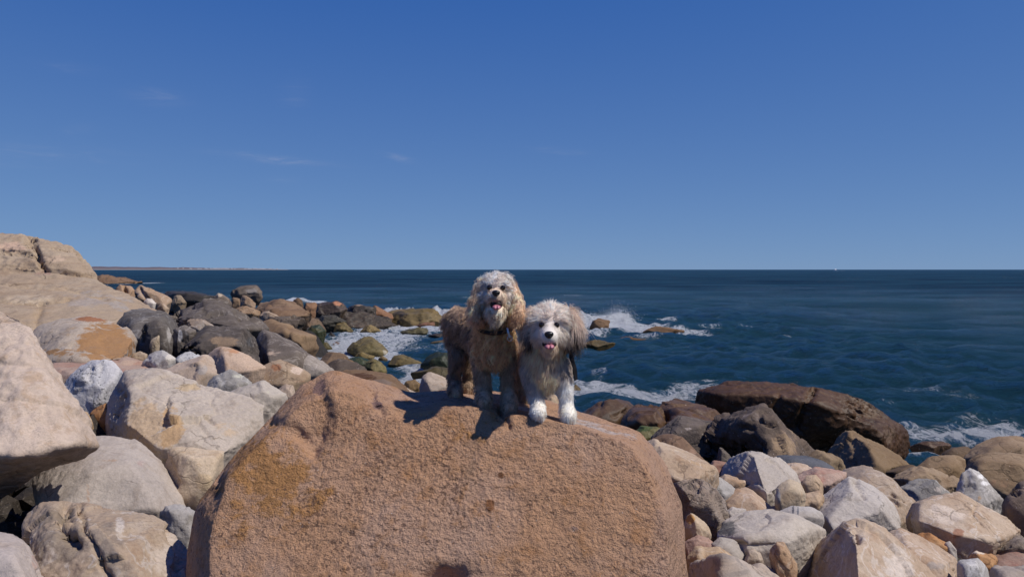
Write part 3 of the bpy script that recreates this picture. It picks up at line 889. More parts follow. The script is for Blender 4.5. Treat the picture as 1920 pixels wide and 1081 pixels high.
rock('stone', 'small cream pointed stone wedged below the rounded grey brown rock', 8.7, [(280, 640), (288, 632), (298, 628), (300, 640), (292, 650), (280, 655)], 'cream')
rock('rock_slab', 'long flat grey brown slab with dark hollow at its left end', 13.0, [(320, 580), (334, 564), (362, 562), (410, 568), (450, 573), (492, 596), (505, 612), (470, 625), (400, 622), (325, 600)], 'greybrown', (1.15, 1.12, 1.1), T=0.9, tilt=0.6, p=18, dents=[(325, 590, 9, 14, 0.3)], patches=[(325, 590, 10, 16, (0.03, 0.025, 0.02), 0.9), (345, 565, 20, 4, (0.36, 0.29, 0.2), 0.6)], cracks=[([(390, 592), (420, 586)], 3, 0.08), ([(440, 586), (450, 600)], 2.5, 0.06)])  # shade of the hollow painted in as a near-black patch
rock('rock_slab', 'small tan slab lying on the dark slabs left of the long grey one', 10.8, [(350, 610), (352, 597), (376, 597), (392, 604), (404, 611), (372, 620)], 'tan', (0.8, 0.8, 0.82), p=26)
rock('rock', 'broken grey chunk in the middle of the dark bedrock, left of the tan stained block', 9.9, [(322, 645), (326, 617), (346, 609), (368, 618), (366, 645), (342, 660)], 'greybrown', (1.3, 1.3, 1.32), patches=[(337, 628, 5, 14, (0.4, 0.37, 0.34), 0.7)])
rock('boulder', 'dark grey brown block with tan stained front above the pinkish boulder', 9.9, [(322, 650), (345, 622), (392, 612), (440, 610), (472, 617), (486, 640), (489, 664), (472, 676), (410, 668), (330, 678)], 'greybrown', (0.95, 0.92, 0.9), T=0.8, tilt=0.25, p=16, rough=0.8, patches=[(420, 640, 36, 14, (0.30, 0.21, 0.13), 0.7), (472, 640, 12, 20, (0.12, 0.12, 0.12), 0.6), (476, 645, 5, 10, (0.5, 0.46, 0.42), 0.6)], dents=[(380, 665, 60, 12, 0.25)])
rock('rock_slab', 'smooth grey sloping slab leaning right below the ochre block', 10.8, [(480, 640), (488, 617), (520, 626), (556, 648), (590, 666), (606, 686), (570, 706), (510, 700), (488, 680)], 'greybrown', (1.35, 1.3, 1.25), T=0.8, tilt=0.65, p=16, rough=0.5, patches=[(515, 660, 20, 10, (0.34, 0.26, 0.2), 0.5)])
rock('boulder', 'ochre brown block with rounded right end at the edge of the cove', 16.0, [(487, 614), (492, 598), (520, 597), (545, 609), (578, 617), (594, 636), (598, 656), (578, 666), (540, 652), (490, 632)], 'barnacle', (1.0, 0.88, 0.75), T=1.0, tilt=0.3, p=14, rough=0.6, cracks=[([(543, 612), (540, 650)], 3, 0.06)])

# behind the outcrop, towards the far shore
rock('boulder', 'orange tan rock with dark cleft peeking out behind the outcrop slope', 20.0, [(211, 548), (225, 533), (243, 536), (256, 549), (252, 566), (220, 566)], 'tan', (0.95, 0.8, 0.68), cracks=[([(232, 536), (236, 548)], 2.5, 0.12)])
rock('boulder', 'long tan ridge shaped rock sloping right above the white stone', 19.0, [(252, 545), (262, 534), (276, 540), (300, 552), (323, 564), (318, 576), (285, 574), (256, 566)], 'tan', (0.95, 0.86, 0.78), tilt=0.3, cracks=[([(262, 538), (275, 560)], 3, 0.08)])
rock('stone', 'bright white stone lying alone on the grey outcrop slope', 15.0, [(269, 567), (274, 559), (284, 560), (293, 569), (282, 573)], 'white', (1.5, 1.5, 1.5), foot=True)
rock('stone', 'small tan stone right below the bright white one', 15.2, [(294, 577), (301, 568), (309, 569), (317, 578), (309, 586)], 'tan', (1.05, 0.98, 0.9))
rock('rock', 'low dark weedy ridge along the water behind the tan rocks', 31.0, [(305, 556), (313, 545), (330, 550), (348, 553), (395, 552), (415, 560), (405, 574), (335, 572), (310, 566)], 'black', T=1.4, tilt=0.3)
rock('rock', 'upright tan brown rock standing in front of the low dark ridge', 22.0, [(321, 574), (328, 554), (341, 553), (350, 566), (346, 580)], 'barnacle')
rock('boulder', 'grey brown boulder with pale top left of the perched dark one', 24.0, [(395, 572), (404, 552), (415, 549), (431, 561), (435, 578), (402, 582)], 'greybrown', (1.25, 1.15, 1.05), patches=[(412, 552, 8, 4, (0.42, 0.36, 0.28), 0.7)])
rock('boulder', 'dark grey boulder perched highest on the shore against the sea', 27.0, [(432, 550), (444, 540), (468, 534), (482, 534), (493, 546), (492, 558), (468, 562), (440, 560)], 'dark', (1.35, 1.35, 1.3), p=26, patches=[(472, 545, 14, 6, (0.22, 0.19, 0.17), 0.7)])
rock('rock', 'small tan angular rock leaning under the perched dark boulder', 25.0, [(450, 578), (454, 553), (463, 555), (480, 569), (478, 582)], 'tan', (0.75, 0.66, 0.58), p=28)
rock('rock', 'brown rock filling the gap between grey boulder and leaning tan rock', 26.2, [(430, 580), (436, 557), (449, 560), (456, 580)], 'shore', (1.2, 1.1, 1.0))
rock('rock_ledge', 'brown stepped ledge running right from the perched dark boulder', 31.0, [(474, 580), (486, 560), (522, 560), (545, 566), (572, 577), (580, 594), (525, 598), (478, 592)], 'shore', (1.25, 1.12, 1.0), T=1.5, tilt=0.5, rough=1.3)
rock('rock_ledge', 'lower brown ledge step right in front of the stepped ledge', 28.0, [(482, 590), (492, 571), (535, 571), (560, 580), (585, 592), (570, 604), (510, 604)], 'shore', (1.15, 1.0, 0.88), T=1.2, tilt=0.5, rough=1.3)
rock('rock', 'tan ledge fragment below the leaning tan rock', 24.0, [(434, 582), (446, 574), (470, 573), (489, 582), (484, 595), (440, 595)], 'tan', (0.8, 0.68, 0.55))
rock('stone', 'pale flat stone with white streak in front of the brown ledges', 22.5, [(486, 592), (495, 583), (509, 585), (524, 593), (506, 600)], 'tan', (1.0, 0.95, 0.9))
rock('boulder', 'round dark brown boulder with white surf right behind it', 38.0, [(546, 574), (549, 563), (558, 558), (566, 562), (569, 574), (560, 582)], 'shore', (0.95, 0.82, 0.7), p=9)
rock('boulder', 'reddish boulder just right of the round dark brown one', 37.0, [(565, 582), (574, 567), (590, 566), (595, 577), (592, 592), (570, 592)], 'shore', (1.35, 1.05, 0.88))

# the point of dark rocks
rock('rock_ledge', 'long jagged black ledge joining the boulders of the point', 41.0, [(556, 600), (570, 584), (600, 580), (640, 585), (690, 586), (735, 594), (742, 608), (690, 611), (600, 612)], 'black', (1.3, 1.15, 1.0), T=2.0, tilt=0.3, rough=2.6, level=5, p=30)
rock('rock_ledge', 'jagged brown ledge behind the ochre block sloping down to the cove', 34.0, [(492, 606), (506, 588), (548, 583), (590, 590), (612, 606), (606, 622), (540, 622)], 'shore', (0.85, 0.75, 0.68), T=1.8, tilt=0.4, rough=2.4, level=5, p=30)
PG = 'rocks of the low point reaching into the sea'
rock('boulder', 'dark boulder with rust red top at the root of the point', 40.0, [(586, 588), (597, 568), (615, 563), (636, 565), (652, 573), (650, 586), (630, 596), (590, 598)], 'black', (1.5, 1.3, 1.2), rough=1.7, group=PG, patches=[(632, 569, 18, 6, (0.28, 0.14, 0.08), 0.8)])
rock('boulder', 'black boulder in the middle of the low point', 41.0, [(644, 594), (654, 574), (690, 570), (706, 577), (704, 596), (670, 600)], 'black', (1.4, 1.35, 1.3), rough=1.7, group=PG, patches=[(670, 572, 14, 3, (0.2, 0.14, 0.1), 0.6)])
rock('rock', 'reddish brown rock sloping right between black boulder and olive hump', 42.0, [(687, 592), (699, 572), (713, 577), (722, 588), (738, 597), (722, 606), (692, 604)], 'shore', (1.35, 1.0, 0.82), rough=1.7, group=PG)
rock('boulder', 'long olive brown hump forming the seaward tip of the point', 43.0, [(718, 596), (733, 580), (764, 577), (792, 583), (820, 590), (843, 600), (840, 609), (780, 612), (726, 609)], 'olive', (1.45, 1.3, 1.25), T=1.6, tilt=0.5, p=14, rough=1.7, group=PG, patches=[(752, 587, 17, 6, (0.025, 0.022, 0.016), 0.85), (745, 579, 30, 3, (0.17, 0.11, 0.075), 0.7)])  # near-black patch paints the shade of the left face
rock('rock', 'brown layered rock at the waterline in front of the black boulder', 41.0, [(640, 610), (648, 593), (664, 590), (692, 594), (708, 604), (702, 613), (655, 614)], 'shore', (1.15, 1.0, 0.9), rough=2.0, group=PG, patches=[(664, 598, 5, 7, (0.42, 0.34, 0.27), 0.7)])
rock('rock', 'dark low rock at the waterline below the olive hump', 42.2, [(705, 607), (720, 599), (745, 601), (772, 608), (760, 613), (715, 613)], 'black', (1.4, 1.3, 1.1), rough=1.7, group=PG)
rock('rock', 'reddish low rock awash under the tip of the olive hump', 41.4, [(776, 611), (795, 602), (812, 603), (816, 610), (798, 613)], 'shore', (1.0, 0.72, 0.65), rough=1.7, group=PG)
rock('rock', 'blackish weedy rock at the inner corner of the cove', 38.5, [(594, 606), (604, 589), (630, 590), (650, 601), (643, 616), (605, 618)], 'black', (1.2, 1.25, 1.1), rough=1.7, group=PG)
rock('rock', 'brown rock with grey streaks sloping to the inner corner of the cove', 33.0, [(520, 612), (534, 594), (570, 592), (602, 602), (608, 620), (588, 632), (540, 622)], 'shore', (0.95, 0.9, 0.85), T=1.4, tilt=0.5, rough=1.4)
rock('rock', 'dark greenish rock under the ochre block at the cove edge', 29.0, [(572, 628), (584, 612), (600, 608), (612, 620), (604, 636), (582, 640)], 'green', (1.6, 1.5, 1.4))
rock('rock', 'grey brown flat rock just above the ochre block', 22.0, [(500, 602), (520, 589), (552, 590), (574, 602), (560, 616), (515, 616)], 'greybrown', (0.9, 0.82, 0.75), rough=1.3)
CG = 'rocks standing in the foaming cove'
rock('rock', 'olive rock at the foamy waterline below the brown layered one', 38.0, [(624, 621), (630, 607), (645, 603), (655, 611), (663, 621), (645, 626)], 'olive', (1.2, 1.1, 1.0), group=CG)
rock('rock', 'small olive rock in foam, second olive one from the cove corner', 37.6, [(675, 622), (684, 611), (694, 608), (706, 614), (716, 622), (695, 626)], 'olive', (1.5, 1.35, 1.2), group=CG)
rock('stone', 'tiny dark pointed stone in the foam near the cove corner', 35.0, [(615, 630), (619, 621), (624, 625), (630, 630), (622, 633)], 'black', group=CG)
rock('rock', 'flat dark rock in the middle of the white cove water', 37.0, [(750, 621), (768, 616), (785, 613), (802, 613), (803, 623), (780, 626)], 'olive', (0.75, 0.8, 0.8), group=CG)
rock('rock', 'thin dark sliver of rock awash left of the tall dog', 35.0, [(802, 627), (815, 624), (842, 624), (850, 629), (820, 632)], 'black', (1.2, 1.1, 1.0), group=CG)
rock('rock', 'low brown rock in the water partly hidden by the tall dog', 32.8, [(806, 641), (828, 634), (852, 632), (866, 640), (850, 645), (822, 645)], 'olive', (1.1, 0.95, 0.9), group=CG)
rock('boulder', 'large domed olive brown boulder standing in the cove foam', 28.6, [(650, 656), (664, 641), (682, 631), (700, 630), (714, 643), (726, 656), (730, 664), (705, 668), (668, 664)], 'olive', (1.3, 1.25, 1.1), T=0.75, p=14, group=CG, front=[(672, 650, -0.7), (700, 645, -0.9), (715, 660, -0.8), (675, 662, -0.9)], patches=[(722, 661, 8, 7, (0.32, 0.29, 0.24), 0.55)])
rock('rock', 'small smooth brown rock in the foam left of the domed boulder', 31.4, [(619, 649), (631, 640), (645, 645), (654, 649), (637, 653)], 'shore', (1.0, 0.78, 0.65), p=10, group=CG)
rock('rock', 'pale olive ledge at the foot of the domed boulder', 26.8, [(664, 668), (672, 659), (690, 661), (703, 668), (690, 675), (672, 674)], 'olive', (1.8, 1.6, 1.3), group=CG)
rock('rock', 'dark olive rock where foam meets the ochre block', 29.2, [(596, 652), (603, 640), (614, 642), (624, 652), (612, 658)], 'olive', (0.9, 0.9, 0.85), group=CG)
rock('rock', 'brown ridged rock in the foam between domed and green boulders', 25.0, [(726, 684), (739, 666), (757, 664), (774, 672), (794, 680), (786, 687), (748, 689)], 'olive', (1.25, 1.15, 1.0), group=CG)
rock('stone', 'small olive stone in the foam below the domed boulder', 26.2, [(709, 673), (717, 666), (727, 673), (718, 677)], 'olive', (1.4, 1.2, 1.1), group=CG)
rock('boulder', 'dark green weedy boulder left of the tall dog', 23.4, [(788, 684), (799, 668), (820, 659), (840, 661), (852, 678), (848, 697), (812, 698)], 'green', p=9, group=CG)
rock('rock', 'brown green rock lying below the dark green boulder', 21.8, [(770, 699), (798, 691), (825, 686), (850, 691), (852, 706), (812, 711)], 'olive', (0.75, 0.7, 0.6), p=14, group=CG)
rock('rock', 'pointed olive green boulder at the near edge of the cove', 21.5, [(681, 694), (690, 676), (704, 671), (717, 680), (726, 697), (705, 702)], 'olive', (1.35, 1.35, 1.15), p=16, group=CG, patches=[(690, 686, 7, 10, (0.02, 0.025, 0.012), 0.8)])
rock('rock', 'low dark green slab at the foam edge left of the pointed boulder', 23.5, [(643, 676), (662, 668), (690, 672), (707, 681), (682, 688), (655, 684)], 'green', (1.7, 1.7, 1.5), group=CG)
rock('stone', 'dark brown stone on the right of the white cove corner', 17.0, [(798, 735), (806, 722), (822, 718), (840, 724), (846, 740)], 'shore', (0.7, 0.6, 0.5))
rock('rock_slab', 'brown shelf right of the ochre block sloping into the foam', 20.5, [(598, 672), (612, 659), (640, 664), (664, 677), (650, 694), (605, 694)], 'shore', (1.0, 0.9, 0.75), T=1.0, tilt=0.5)
rock('rock_slab', 'mottled grey brown shelf between the beige hump and wet slab', 16.2, [(598, 694), (628, 674), (668, 680), (692, 694), (668, 720), (608, 722)], 'greybrown', (1.05, 0.95, 0.85), T=1.0, tilt=0.5)
rock('rock_slab', 'wet brown slab with grey middle behind the top of the huge boulder', 13.0, [(620, 712), (648, 692), (698, 692), (736, 700), (758, 718), (768, 734), (742, 748), (680, 746), (632, 726)], 'barnacle', (0.75, 0.62, 0.5), T=0.9, tilt=0.65, p=12, rough=0.6, patches=[(715, 720, 32, 12, (0.24, 0.205, 0.19), 0.75), (680, 706, 34, 9, (0.10, 0.05, 0.022), 0.8)])
rock('boulder', 'smooth grey beige hump behind the brown boulder', 10.2, [(543, 694), (562, 664), (590, 668), (618, 688), (636, 706), (612, 724), (560, 722)], 'grey', (0.98, 0.9, 0.82), p=11, rough=0.6)
rock('stone', 'olive tan stone on the near side of the white cove corner', 15.8, [(753, 730), (762, 714), (778, 711), (792, 722), (792, 738), (770, 744)], 'barnacle', (0.9, 0.8, 0.6))
rock('rock_slab', 'pale tan slab just behind the huge boulder left of the white boulder', 14.6, [(728, 742), (748, 724), (766, 728), (784, 738), (770, 750)], 'pale', (0.9, 0.85, 0.8))
rock('boulder', 'pale rounded boulder against the tall dog hind leg', 15.2, [(786, 730), (791, 706), (803, 697), (816, 700), (845, 714), (856, 732), (835, 748), (795, 748)], 'pale', (0.92, 0.88, 0.84), p=12, rough=0.6, front=[(800, 715, -0.7), (830, 725, -0.8), (810, 738, -0.9)])
rock('stone', 'tan stone seen between the front legs of the small dog', 15.6, [(1012, 778), (1020, 746), (1034, 735), (1046, 744), (1054, 772), (1040, 788)], 'cream', (0.85, 0.8, 0.75), p=16)
# ------------------------------------------------------------------ left: near boulders
LG = 'pale boulders heaped on the left'
rock('rock_slab', 'huge pale pink slab at the left edge, leaning over a black hollow', 4.4,
     [(-160, 545), (0, 602), (26, 622), (62, 692), (102, 770), (142, 814), (160, 842), (128, 858), (60, 864), (0, 868), (-160, 860)], 'pale', (1.08, 1.02, 1.0), T=0.45, tilt=0.55, p=34, rough=0.22, level=6, foot=False,
     front=[(-120, 620, -0.4), (20, 660, -0.35), (60, 760, -0.4), (120, 838, -0.5), (0, 862, -0.9), (-160, 850, -1.0)], extra=[(-260, 930, 5.5), (-320, 1080, 5.8)],
     patches=[(110, 845, 46, 12, (0.30, 0.25, 0.21), 0.7)])
rock('boulder', 'big grey speckled boulder in front of the black hollow, with fine orange veins', 4.75,
     [(60, 900), (92, 838), (140, 818), (200, 815), (252, 830), (300, 868), (338, 925), (352, 965), (330, 1020), (150, 1020), (70, 980)], 'white', (0.95, 0.92, 0.92), T=0.42, tilt=0.6, p=12, rough=0.45, group=LG,
     patches=[(165, 930, 6, 40, (0.42, 0.29, 0.21), 0.6), (200, 862, 40, 5, (0.44, 0.30, 0.2), 0.55), (262, 870, 12, 20, (0.42, 0.32, 0.28), 0.45)])
rock('boulder', 'brown fronted boulder, shade painted on its front, with a long crack and cream sloping side, lower left', 3.55,
     [(40, 966), (58, 945), (92, 937), (160, 944), (232, 955), (296, 972), (345, 1012), (412, 1092), (440, 1230), (60, 1230), (48, 1045)], 'tan', (0.98, 0.98, 0.98), T=0.38, tilt=0.30, p=40, rough=0.7, level=6, group=LG,
     front=[(90, 990, -0.75), (215, 985, -0.62), (225, 1010, -0.85), (262, 1081, -1.0), (270, 1200, -1.2), (80, 1200, -1.1), (60, 1060, -0.8), (300, 1000, -0.3)],
     patches=[(110, 1000, 60, 90, (0.24, 0.185, 0.135), 0.75), (200, 1030, 50, 80, (0.27, 0.21, 0.16), 0.65), (330, 1050, 60, 60, (0.50, 0.41, 0.33), 0.75), (225, 990, 14, 40, (0.52, 0.45, 0.39), 0.6), (260, 985, 30, 16, (0.42, 0.33, 0.25), 0.65)],  # front is brown, with its shade painted into the colour as well
     cracks=[([(150, 946), (158, 990), (180, 1030), (205, 1081), (230, 1140)], 4, 0.035), ([(125, 945), (112, 985), (140, 1020)], 10, 0.05)], dents=[(118, 985, 16, 26, 0.06), (240, 1000, 26, 10, 0.02)])
rock('boulder', 'pale rounded boulder cut by the bottom left corner', 3.2, [(-140, 1020), (-60, 998), (0, 994), (42, 1006), (76, 1046), (96, 1092), (104, 1230), (-140, 1230)], 'white', (0.98, 0.94, 0.96), T=0.3, p=12, rough=0.5, group=LG, patches=[(66, 1050, 14, 40, (0.42, 0.30, 0.24), 0.6)])
rock('boulder', 'cream block squeezed between the speckled boulder and the huge boulder', 4.85, [(306, 880), (328, 836), (372, 838), (420, 856), (408, 905), (378, 960), (345, 972), (318, 935)], 'pale', (1.12, 1.05, 0.92), p=22, group=LG, patches=[(385, 905, 24, 26, (0.54, 0.43, 0.31), 0.5)])
rock('stone', 'broken grey stone in the shaded gap left of the huge boulder', 4.3, [(292, 962), (306, 946), (345, 944), (374, 958), (372, 1010), (340, 1030), (310, 1010)], 'grey', (1.1, 1.1, 1.12), rough=1.4, group=LG)
rock('boulder', 'large white boulder with broad tan stained left face, left of the huge boulder', 5.6,
     [(212, 724, .4), (234, 690, .2), (290, 689), (380, 718), (440, 745), (500, 752), (500, 800), (470, 830), (435, 880), (388, 862), (330, 858), (300, 850), (250, 826, .2), (198, 808, .5), (194, 770, .6)], 'white', (1.05, 1.0, 0.95), T=0.5, tilt=0.55, p=30, rough=0.65, level=6, group=LG,
     front=[(245, 735, -0.55), (300, 740, -0.6), (350, 815, -0.95), (235, 790, -0.7), (300, 840, -0.9), (420, 850, -0.8)],
     patches=[(270, 795, 50, 62, (0.44, 0.33, 0.22), 0.8), (320, 800, 30, 50, (0.42, 0.28, 0.15), 0.75), (350, 725, 36, 8, (0.44, 0.34, 0.22), 0.6), (420, 800, 36, 34, (0.46, 0.36, 0.26), 0.55), (240, 715, 16, 16, (0.28, 0.23, 0.2), 0.7)],
     cracks=[([(385, 780), (400, 792)], 3, 0.03), ([(210, 720), (230, 740), (215, 780)], 6, 0.05)])
rock('boulder', 'white wedge shaped boulder tapering right to the edge of the huge boulder', 6.2, [(420, 745), (452, 722), (486, 712), (512, 727), (540, 743), (528, 762), (485, 800), (430, 820)], 'white', (1.05, 1.03, 1.0), p=30, group=LG, patches=[(462, 760, 18, 14, (0.30, 0.27, 0.25), 0.65), (500, 735, 16, 8, (0.5, 0.46, 0.36), 0.5)])
rock('boulder', 'white and black speckled granite boulder left of the tan stained one', 6.2, [(104, 738), (116, 710), (134, 692), (170, 673), (204, 681), (232, 696), (224, 730), (212, 768), (185, 792), (140, 785), (108, 764)], 'granite', (1.12, 1.12, 1.14), p=22, rough=0.8, group=LG, cracks=[([(172, 690), (165, 706), (170, 716)], 4, 0.03), ([(190, 684), (188, 696)], 3, 0.03), ([(145, 722), (165, 718)], 3, 0.02), ([(140, 738), (152, 730)], 3, 0.02)])
rock('stone', 'small tan stone below the speckled granite boulder', 5.7, [(117, 780), (124, 768), (145, 766), (166, 770), (179, 790), (172, 812), (140, 822)], 'tan', (1.1, 1.0, 0.85), p=26, group=LG)
rock('stone', 'orange brown stone between speckled granite and tan stained boulder', 5.9, [(166, 785), (180, 766), (200, 755), (216, 764), (216, 806), (186, 812)], 'orange', (0.95, 0.9, 0.85), p=30, group=LG)
rock('boulder', 'boulder with round rusty orange face and grey left shoulder', 8.2,
     [(36, 665), (50, 640), (78, 614), (112, 602), (170, 592), (212, 600), (244, 618), (258, 640), (254, 666), (238, 680), (160, 705), (60, 700)], 'pale', (0.86, 0.84, 0.82), T=0.75, tilt=0.35, p=18, rough=0.7, group=LG,
     front=[(145, 615, -0.55), (245, 640, -0.5), (235, 668, -0.75), (140, 680, -1.0), (70, 685, -0.8), (110, 640, -0.75)],
     patches=[(200, 642, 62, 42, (0.37, 0.19, 0.07), 1.0), (170, 598, 34, 6, (0.34, 0.13, 0.05), 0.75), (110, 660, 40, 9, (0.34, 0.18, 0.07), 0.7), (135, 645, 14, 16, (0.50, 0.40, 0.30), 0.6)])
rock('rock_slab', 'flat reddish slab with brown front behind the speckled granite', 7.3, [(84, 700), (102, 676), (140, 664), (200, 664), (280, 684), (326, 702), (310, 730), (200, 756), (120, 760), (86, 740)], 'red', (1.05, 1.02, 1.0), T=0.6, tilt=0.8, p=34, rough=0.5, group=LG,
     front=[(92, 690, -0.95), (130, 700, -1.1), (240, 700, -0.8), (90, 755, -0.75), (200, 760, -0.8)], patches=[(108, 720, 26, 26, (0.22, 0.16, 0.11), 0.8)])
rock('stone', 'half grey half cream stone on the right end of the reddish slab', 7.5, [(266, 680), (276, 662), (292, 656), (312, 658), (330, 671), (318, 692), (290, 700)], 'grey', (1.15, 1.15, 1.18), p=26, group=LG, patches=[(318, 672, 11, 12, (0.52, 0.46, 0.38), 0.8)])
rock('stone', 'small cream stone touching the orange face from the right', 7.9, [(241, 680), (248, 664), (264, 658), (277, 663), (274, 684), (254, 692)], 'cream', (0.85, 0.82, 0.8), group=LG)
rock('boulder', 'beige boulder with grey patch above the tan stained boulder', 7.0, [(304, 696), (332, 674), (364, 664), (394, 667), (411, 690), (410, 714), (386, 740), (332, 748), (306, 724)], 'pale', (1.05, 0.98, 0.94), p=22, group=LG, patches=[(378, 692, 20, 16, (0.36, 0.33, 0.30), 0.7)])
rock('stone', 'small white peak showing over the beige boulder', 7.7, [(322, 676), (340, 665), (364, 658), (377, 668), (374, 690), (330, 694)], 'granite', group=LG)
rock('boulder', 'smooth pinkish boulder with grey left face under the dark block', 7.9, [(386, 672, .6), (398, 655, .4), (412, 649), (432, 652), (462, 666), (486, 682), (499, 688), (480, 712), (440, 712), (398, 700)], 'pale', (1.02, 0.88, 0.78), p=18, rough=0.5, group=LG, front=[(418, 668, -0.7), (470, 695, -0.8), (424, 700, -1.0)], patches=[(442, 658, 14, 4, (0.46, 0.27, 0.16), 0.55)])
rock('boulder', 'rough dark grey angular rock with pale rim in front of the pinkish boulder', 6.55, [(382, 724), (394, 700), (412, 692), (456, 700), (478, 716), (482, 740), (462, 760), (400, 772), (386, 744)], 'grey', (1.0, 1.0, 0.98), p=30, rough=1.2, group=LG, patches=[(452, 704, 22, 6, (0.50, 0.47, 0.38), 0.65)])
rock('stone', 'cream sliver of stone under the rough dark grey rock', 6.0, [(384, 752), (392, 732), (406, 726), (424, 740), (424, 765), (398, 775)], 'cream', (0.98, 0.98, 0.98), group=LG)
rock('boulder', 'smooth brown boulder with rust streak left of the beige hump', 8.1, [(472, 706), (488, 689), (510, 678), (528, 673), (552, 682), (583, 697), (580, 716), (545, 745), (500, 748), (478, 728)], 'barnacle', (1.45, 1.4, 1.4), p=26, rough=0.5, group=LG, front=[(533, 690, -0.75), (500, 718, -0.8), (535, 722, -0.95), (570, 712, -0.6)], patches=[(515, 688, 15, 9, (0.24, 0.11, 0.05), 0.7), (558, 695, 20, 10, (0.42, 0.33, 0.25), 0.7), (560, 715, 24, 5, (0.32, 0.18, 0.10), 0.6)])
rock('stone', 'small pale stone between brown boulder and the top of the huge boulder', 7.1, [(516, 746), (526, 726), (538, 719), (552, 722), (556, 744), (534, 756)], 'pale', (0.9, 0.82, 0.76), group=LG)

# ------------------------------------------------------------------ right: dark tidal rocks
DG = 'dark brown tidal rocks on the right'
rock('boulder', 'dark brown rounded rock nearest the small dog front paw', 10.8, [(1080, 776), (1098, 758), (1130, 756), (1150, 747), (1190, 747), (1203, 758), (1196, 784), (1162, 806), (1105, 800)], 'wet', (0.85, 0.8, 0.8), T=0.7, p=14, group=DG, cracks=[([(1195, 752), (1175, 770), (1150, 780)], 3.5, 0.05), ([(1128, 757), (1118, 785)], 3, 0.04)])
rock('boulder', 'brown rounded rock with thin pale ridge above the mossy stone', 9.8, [(1152, 790), (1172, 764), (1212, 757), (1238, 762), (1252, 790), (1240, 818), (1190, 814)], 'wet', (1.0, 0.9, 0.85), T=0.6, p=14, group=DG)
rock('boulder', 'tapering brown rock running right under the flat topped one', 9.9, [(1226, 800), (1231, 763), (1268, 765), (1318, 780), (1352, 796), (1330, 816), (1290, 818), (1240, 820)], 'wet', (1.05, 0.92, 0.85), T=0.6, p=18, group=DG, dents=[(1242, 780, 12, 20, 0.12)])
rock('boulder', 'flat topped brown rock touching the left end of the giant dark rock', 10.8, [(1227, 768), (1244, 746), (1290, 752), (1330, 760), (1364, 782), (1360, 808), (1290, 806), (1240, 800)], 'wet', (1.05, 0.95, 0.9), T=0.6, p=18, group=DG, patches=[(1310, 770, 34, 10, (0.16, 0.115, 0.08), 0.5)])
rock('boulder', 'smooth dark grey rock with pale scratch in front of the brown ones', 8.3, [(1220, 822), (1256, 790), (1288, 778), (1320, 784), (1342, 800), (1338, 828), (1300, 842), (1238, 842)], 'dark', (1.15, 1.15, 1.2), p=20, rough=0.5, group=DG, patches=[(1290, 803, 9, 3, (0.4, 0.33, 0.29), 0.7), (1303, 808, 7, 3, (0.38, 0.31, 0.27), 0.6)])
rock('stone', 'stone with green moss at the foot of the brown rocks', 8.9, [(1186, 812), (1202, 797), (1230, 800), (1246, 812), (1238, 828), (1196, 828)], 'olive', (0.9, 1.0, 0.8), group=DG, patches=[(1208, 803, 18, 8, (0.055, 0.075, 0.02), 0.8)])
rock('rock_slab', 'thin curved brown slab above the tan boulder beside the huge boulder', 6.9, [(1200, 822), (1238, 813), (1274, 821), (1306, 840), (1324, 862), (1310, 878), (1250, 866), (1205, 850)], 'shore', (1.15, 1.0, 0.95), T=0.25, tilt=0.7, p=26, group=DG, patches=[(1300, 845, 14, 14, (0.27, 0.19, 0.13), 0.7)])
rock('boulder', 'giant dark brown wet rock in front of the open sea', 12.0,
     [(1303, 750), (1310, 727), (1350, 716), (1400, 713), (1460, 718), (1490, 723), (1530, 720), (1580, 728), (1632, 756), (1672, 786), (1700, 806), (1707, 830), (1702, 862), (1640, 885), (1500, 880), (1350, 830), (1306, 775)], 'wet', (0.8, 0.66, 0.55), T=1.1, tilt=0.05, p=16, rough=0.75, level=6, group=DG,
     front=[(1340, 735, -0.45), (1480, 745, -0.75), (1570, 770, -0.9), (1640, 800, -0.8), (1500, 860, -0.7), (1660, 850, -0.7), (1380, 810, -0.5)],
     patches=[(1660, 815, 32, 20, (0.20, 0.155, 0.115), 0.75), (1640, 770, 34, 12, (0.13, 0.085, 0.045), 0.6), (1525, 725, 14, 6, (0.20, 0.12, 0.06), 0.6), (1680, 815, 10, 14, (0.38, 0.33, 0.29), 0.5)],
     cracks=[([(1530, 722), (1510, 760), (1495, 800)], 5, 0.08), ([(1460, 740), (1450, 775)], 4, 0.05)], dents=[(1600, 775, 40, 26, 0.10), (1560, 850, 60, 26, 0.2)])
rock('boulder', 'pointed dark grey brown boulder standing in front of the giant rock', 7.9,
     [(1304, 842, .5), (1345, 782, .45), (1376, 767, .3), (1406, 762), (1430, 755), (1456, 780), (1486, 806), (1512, 838), (1562, 870), (1550, 900), (1430, 900), (1330, 890)], 'dark', (1.2, 1.12, 1.08), T=0.62, tilt=0.1, p=40, rough=1.3, group=DG,
     front=[(1385, 785, -0.35), (1432, 775, -0.55), (1400, 830, -0.6), (1440, 860, -1.0), (1500, 870, -0.8), (1345, 850, -0.1)],
     patches=[(1470, 830, 40, 34, (0.26, 0.19, 0.12), 0.62), (1410, 780, 36, 20, (0.20, 0.165, 0.145), 0.6)], cracks=[([(1425, 788), (1448, 798)], 3, 0.06), ([(1385, 800), (1410, 802)], 4, 0.06), ([(1410, 820), (1440, 840)], 4, 0.06)], dents=[(1360, 850, 60, 22, 0.35)])
rock('stone', 'small grey brown stone in the black shade under the pointed boulder', 6.8, [(1340, 872), (1349, 838), (1361, 846), (1376, 866), (1368, 880)], 'greybrown', (1.15, 1.1, 1.05), p=30, group=DG)
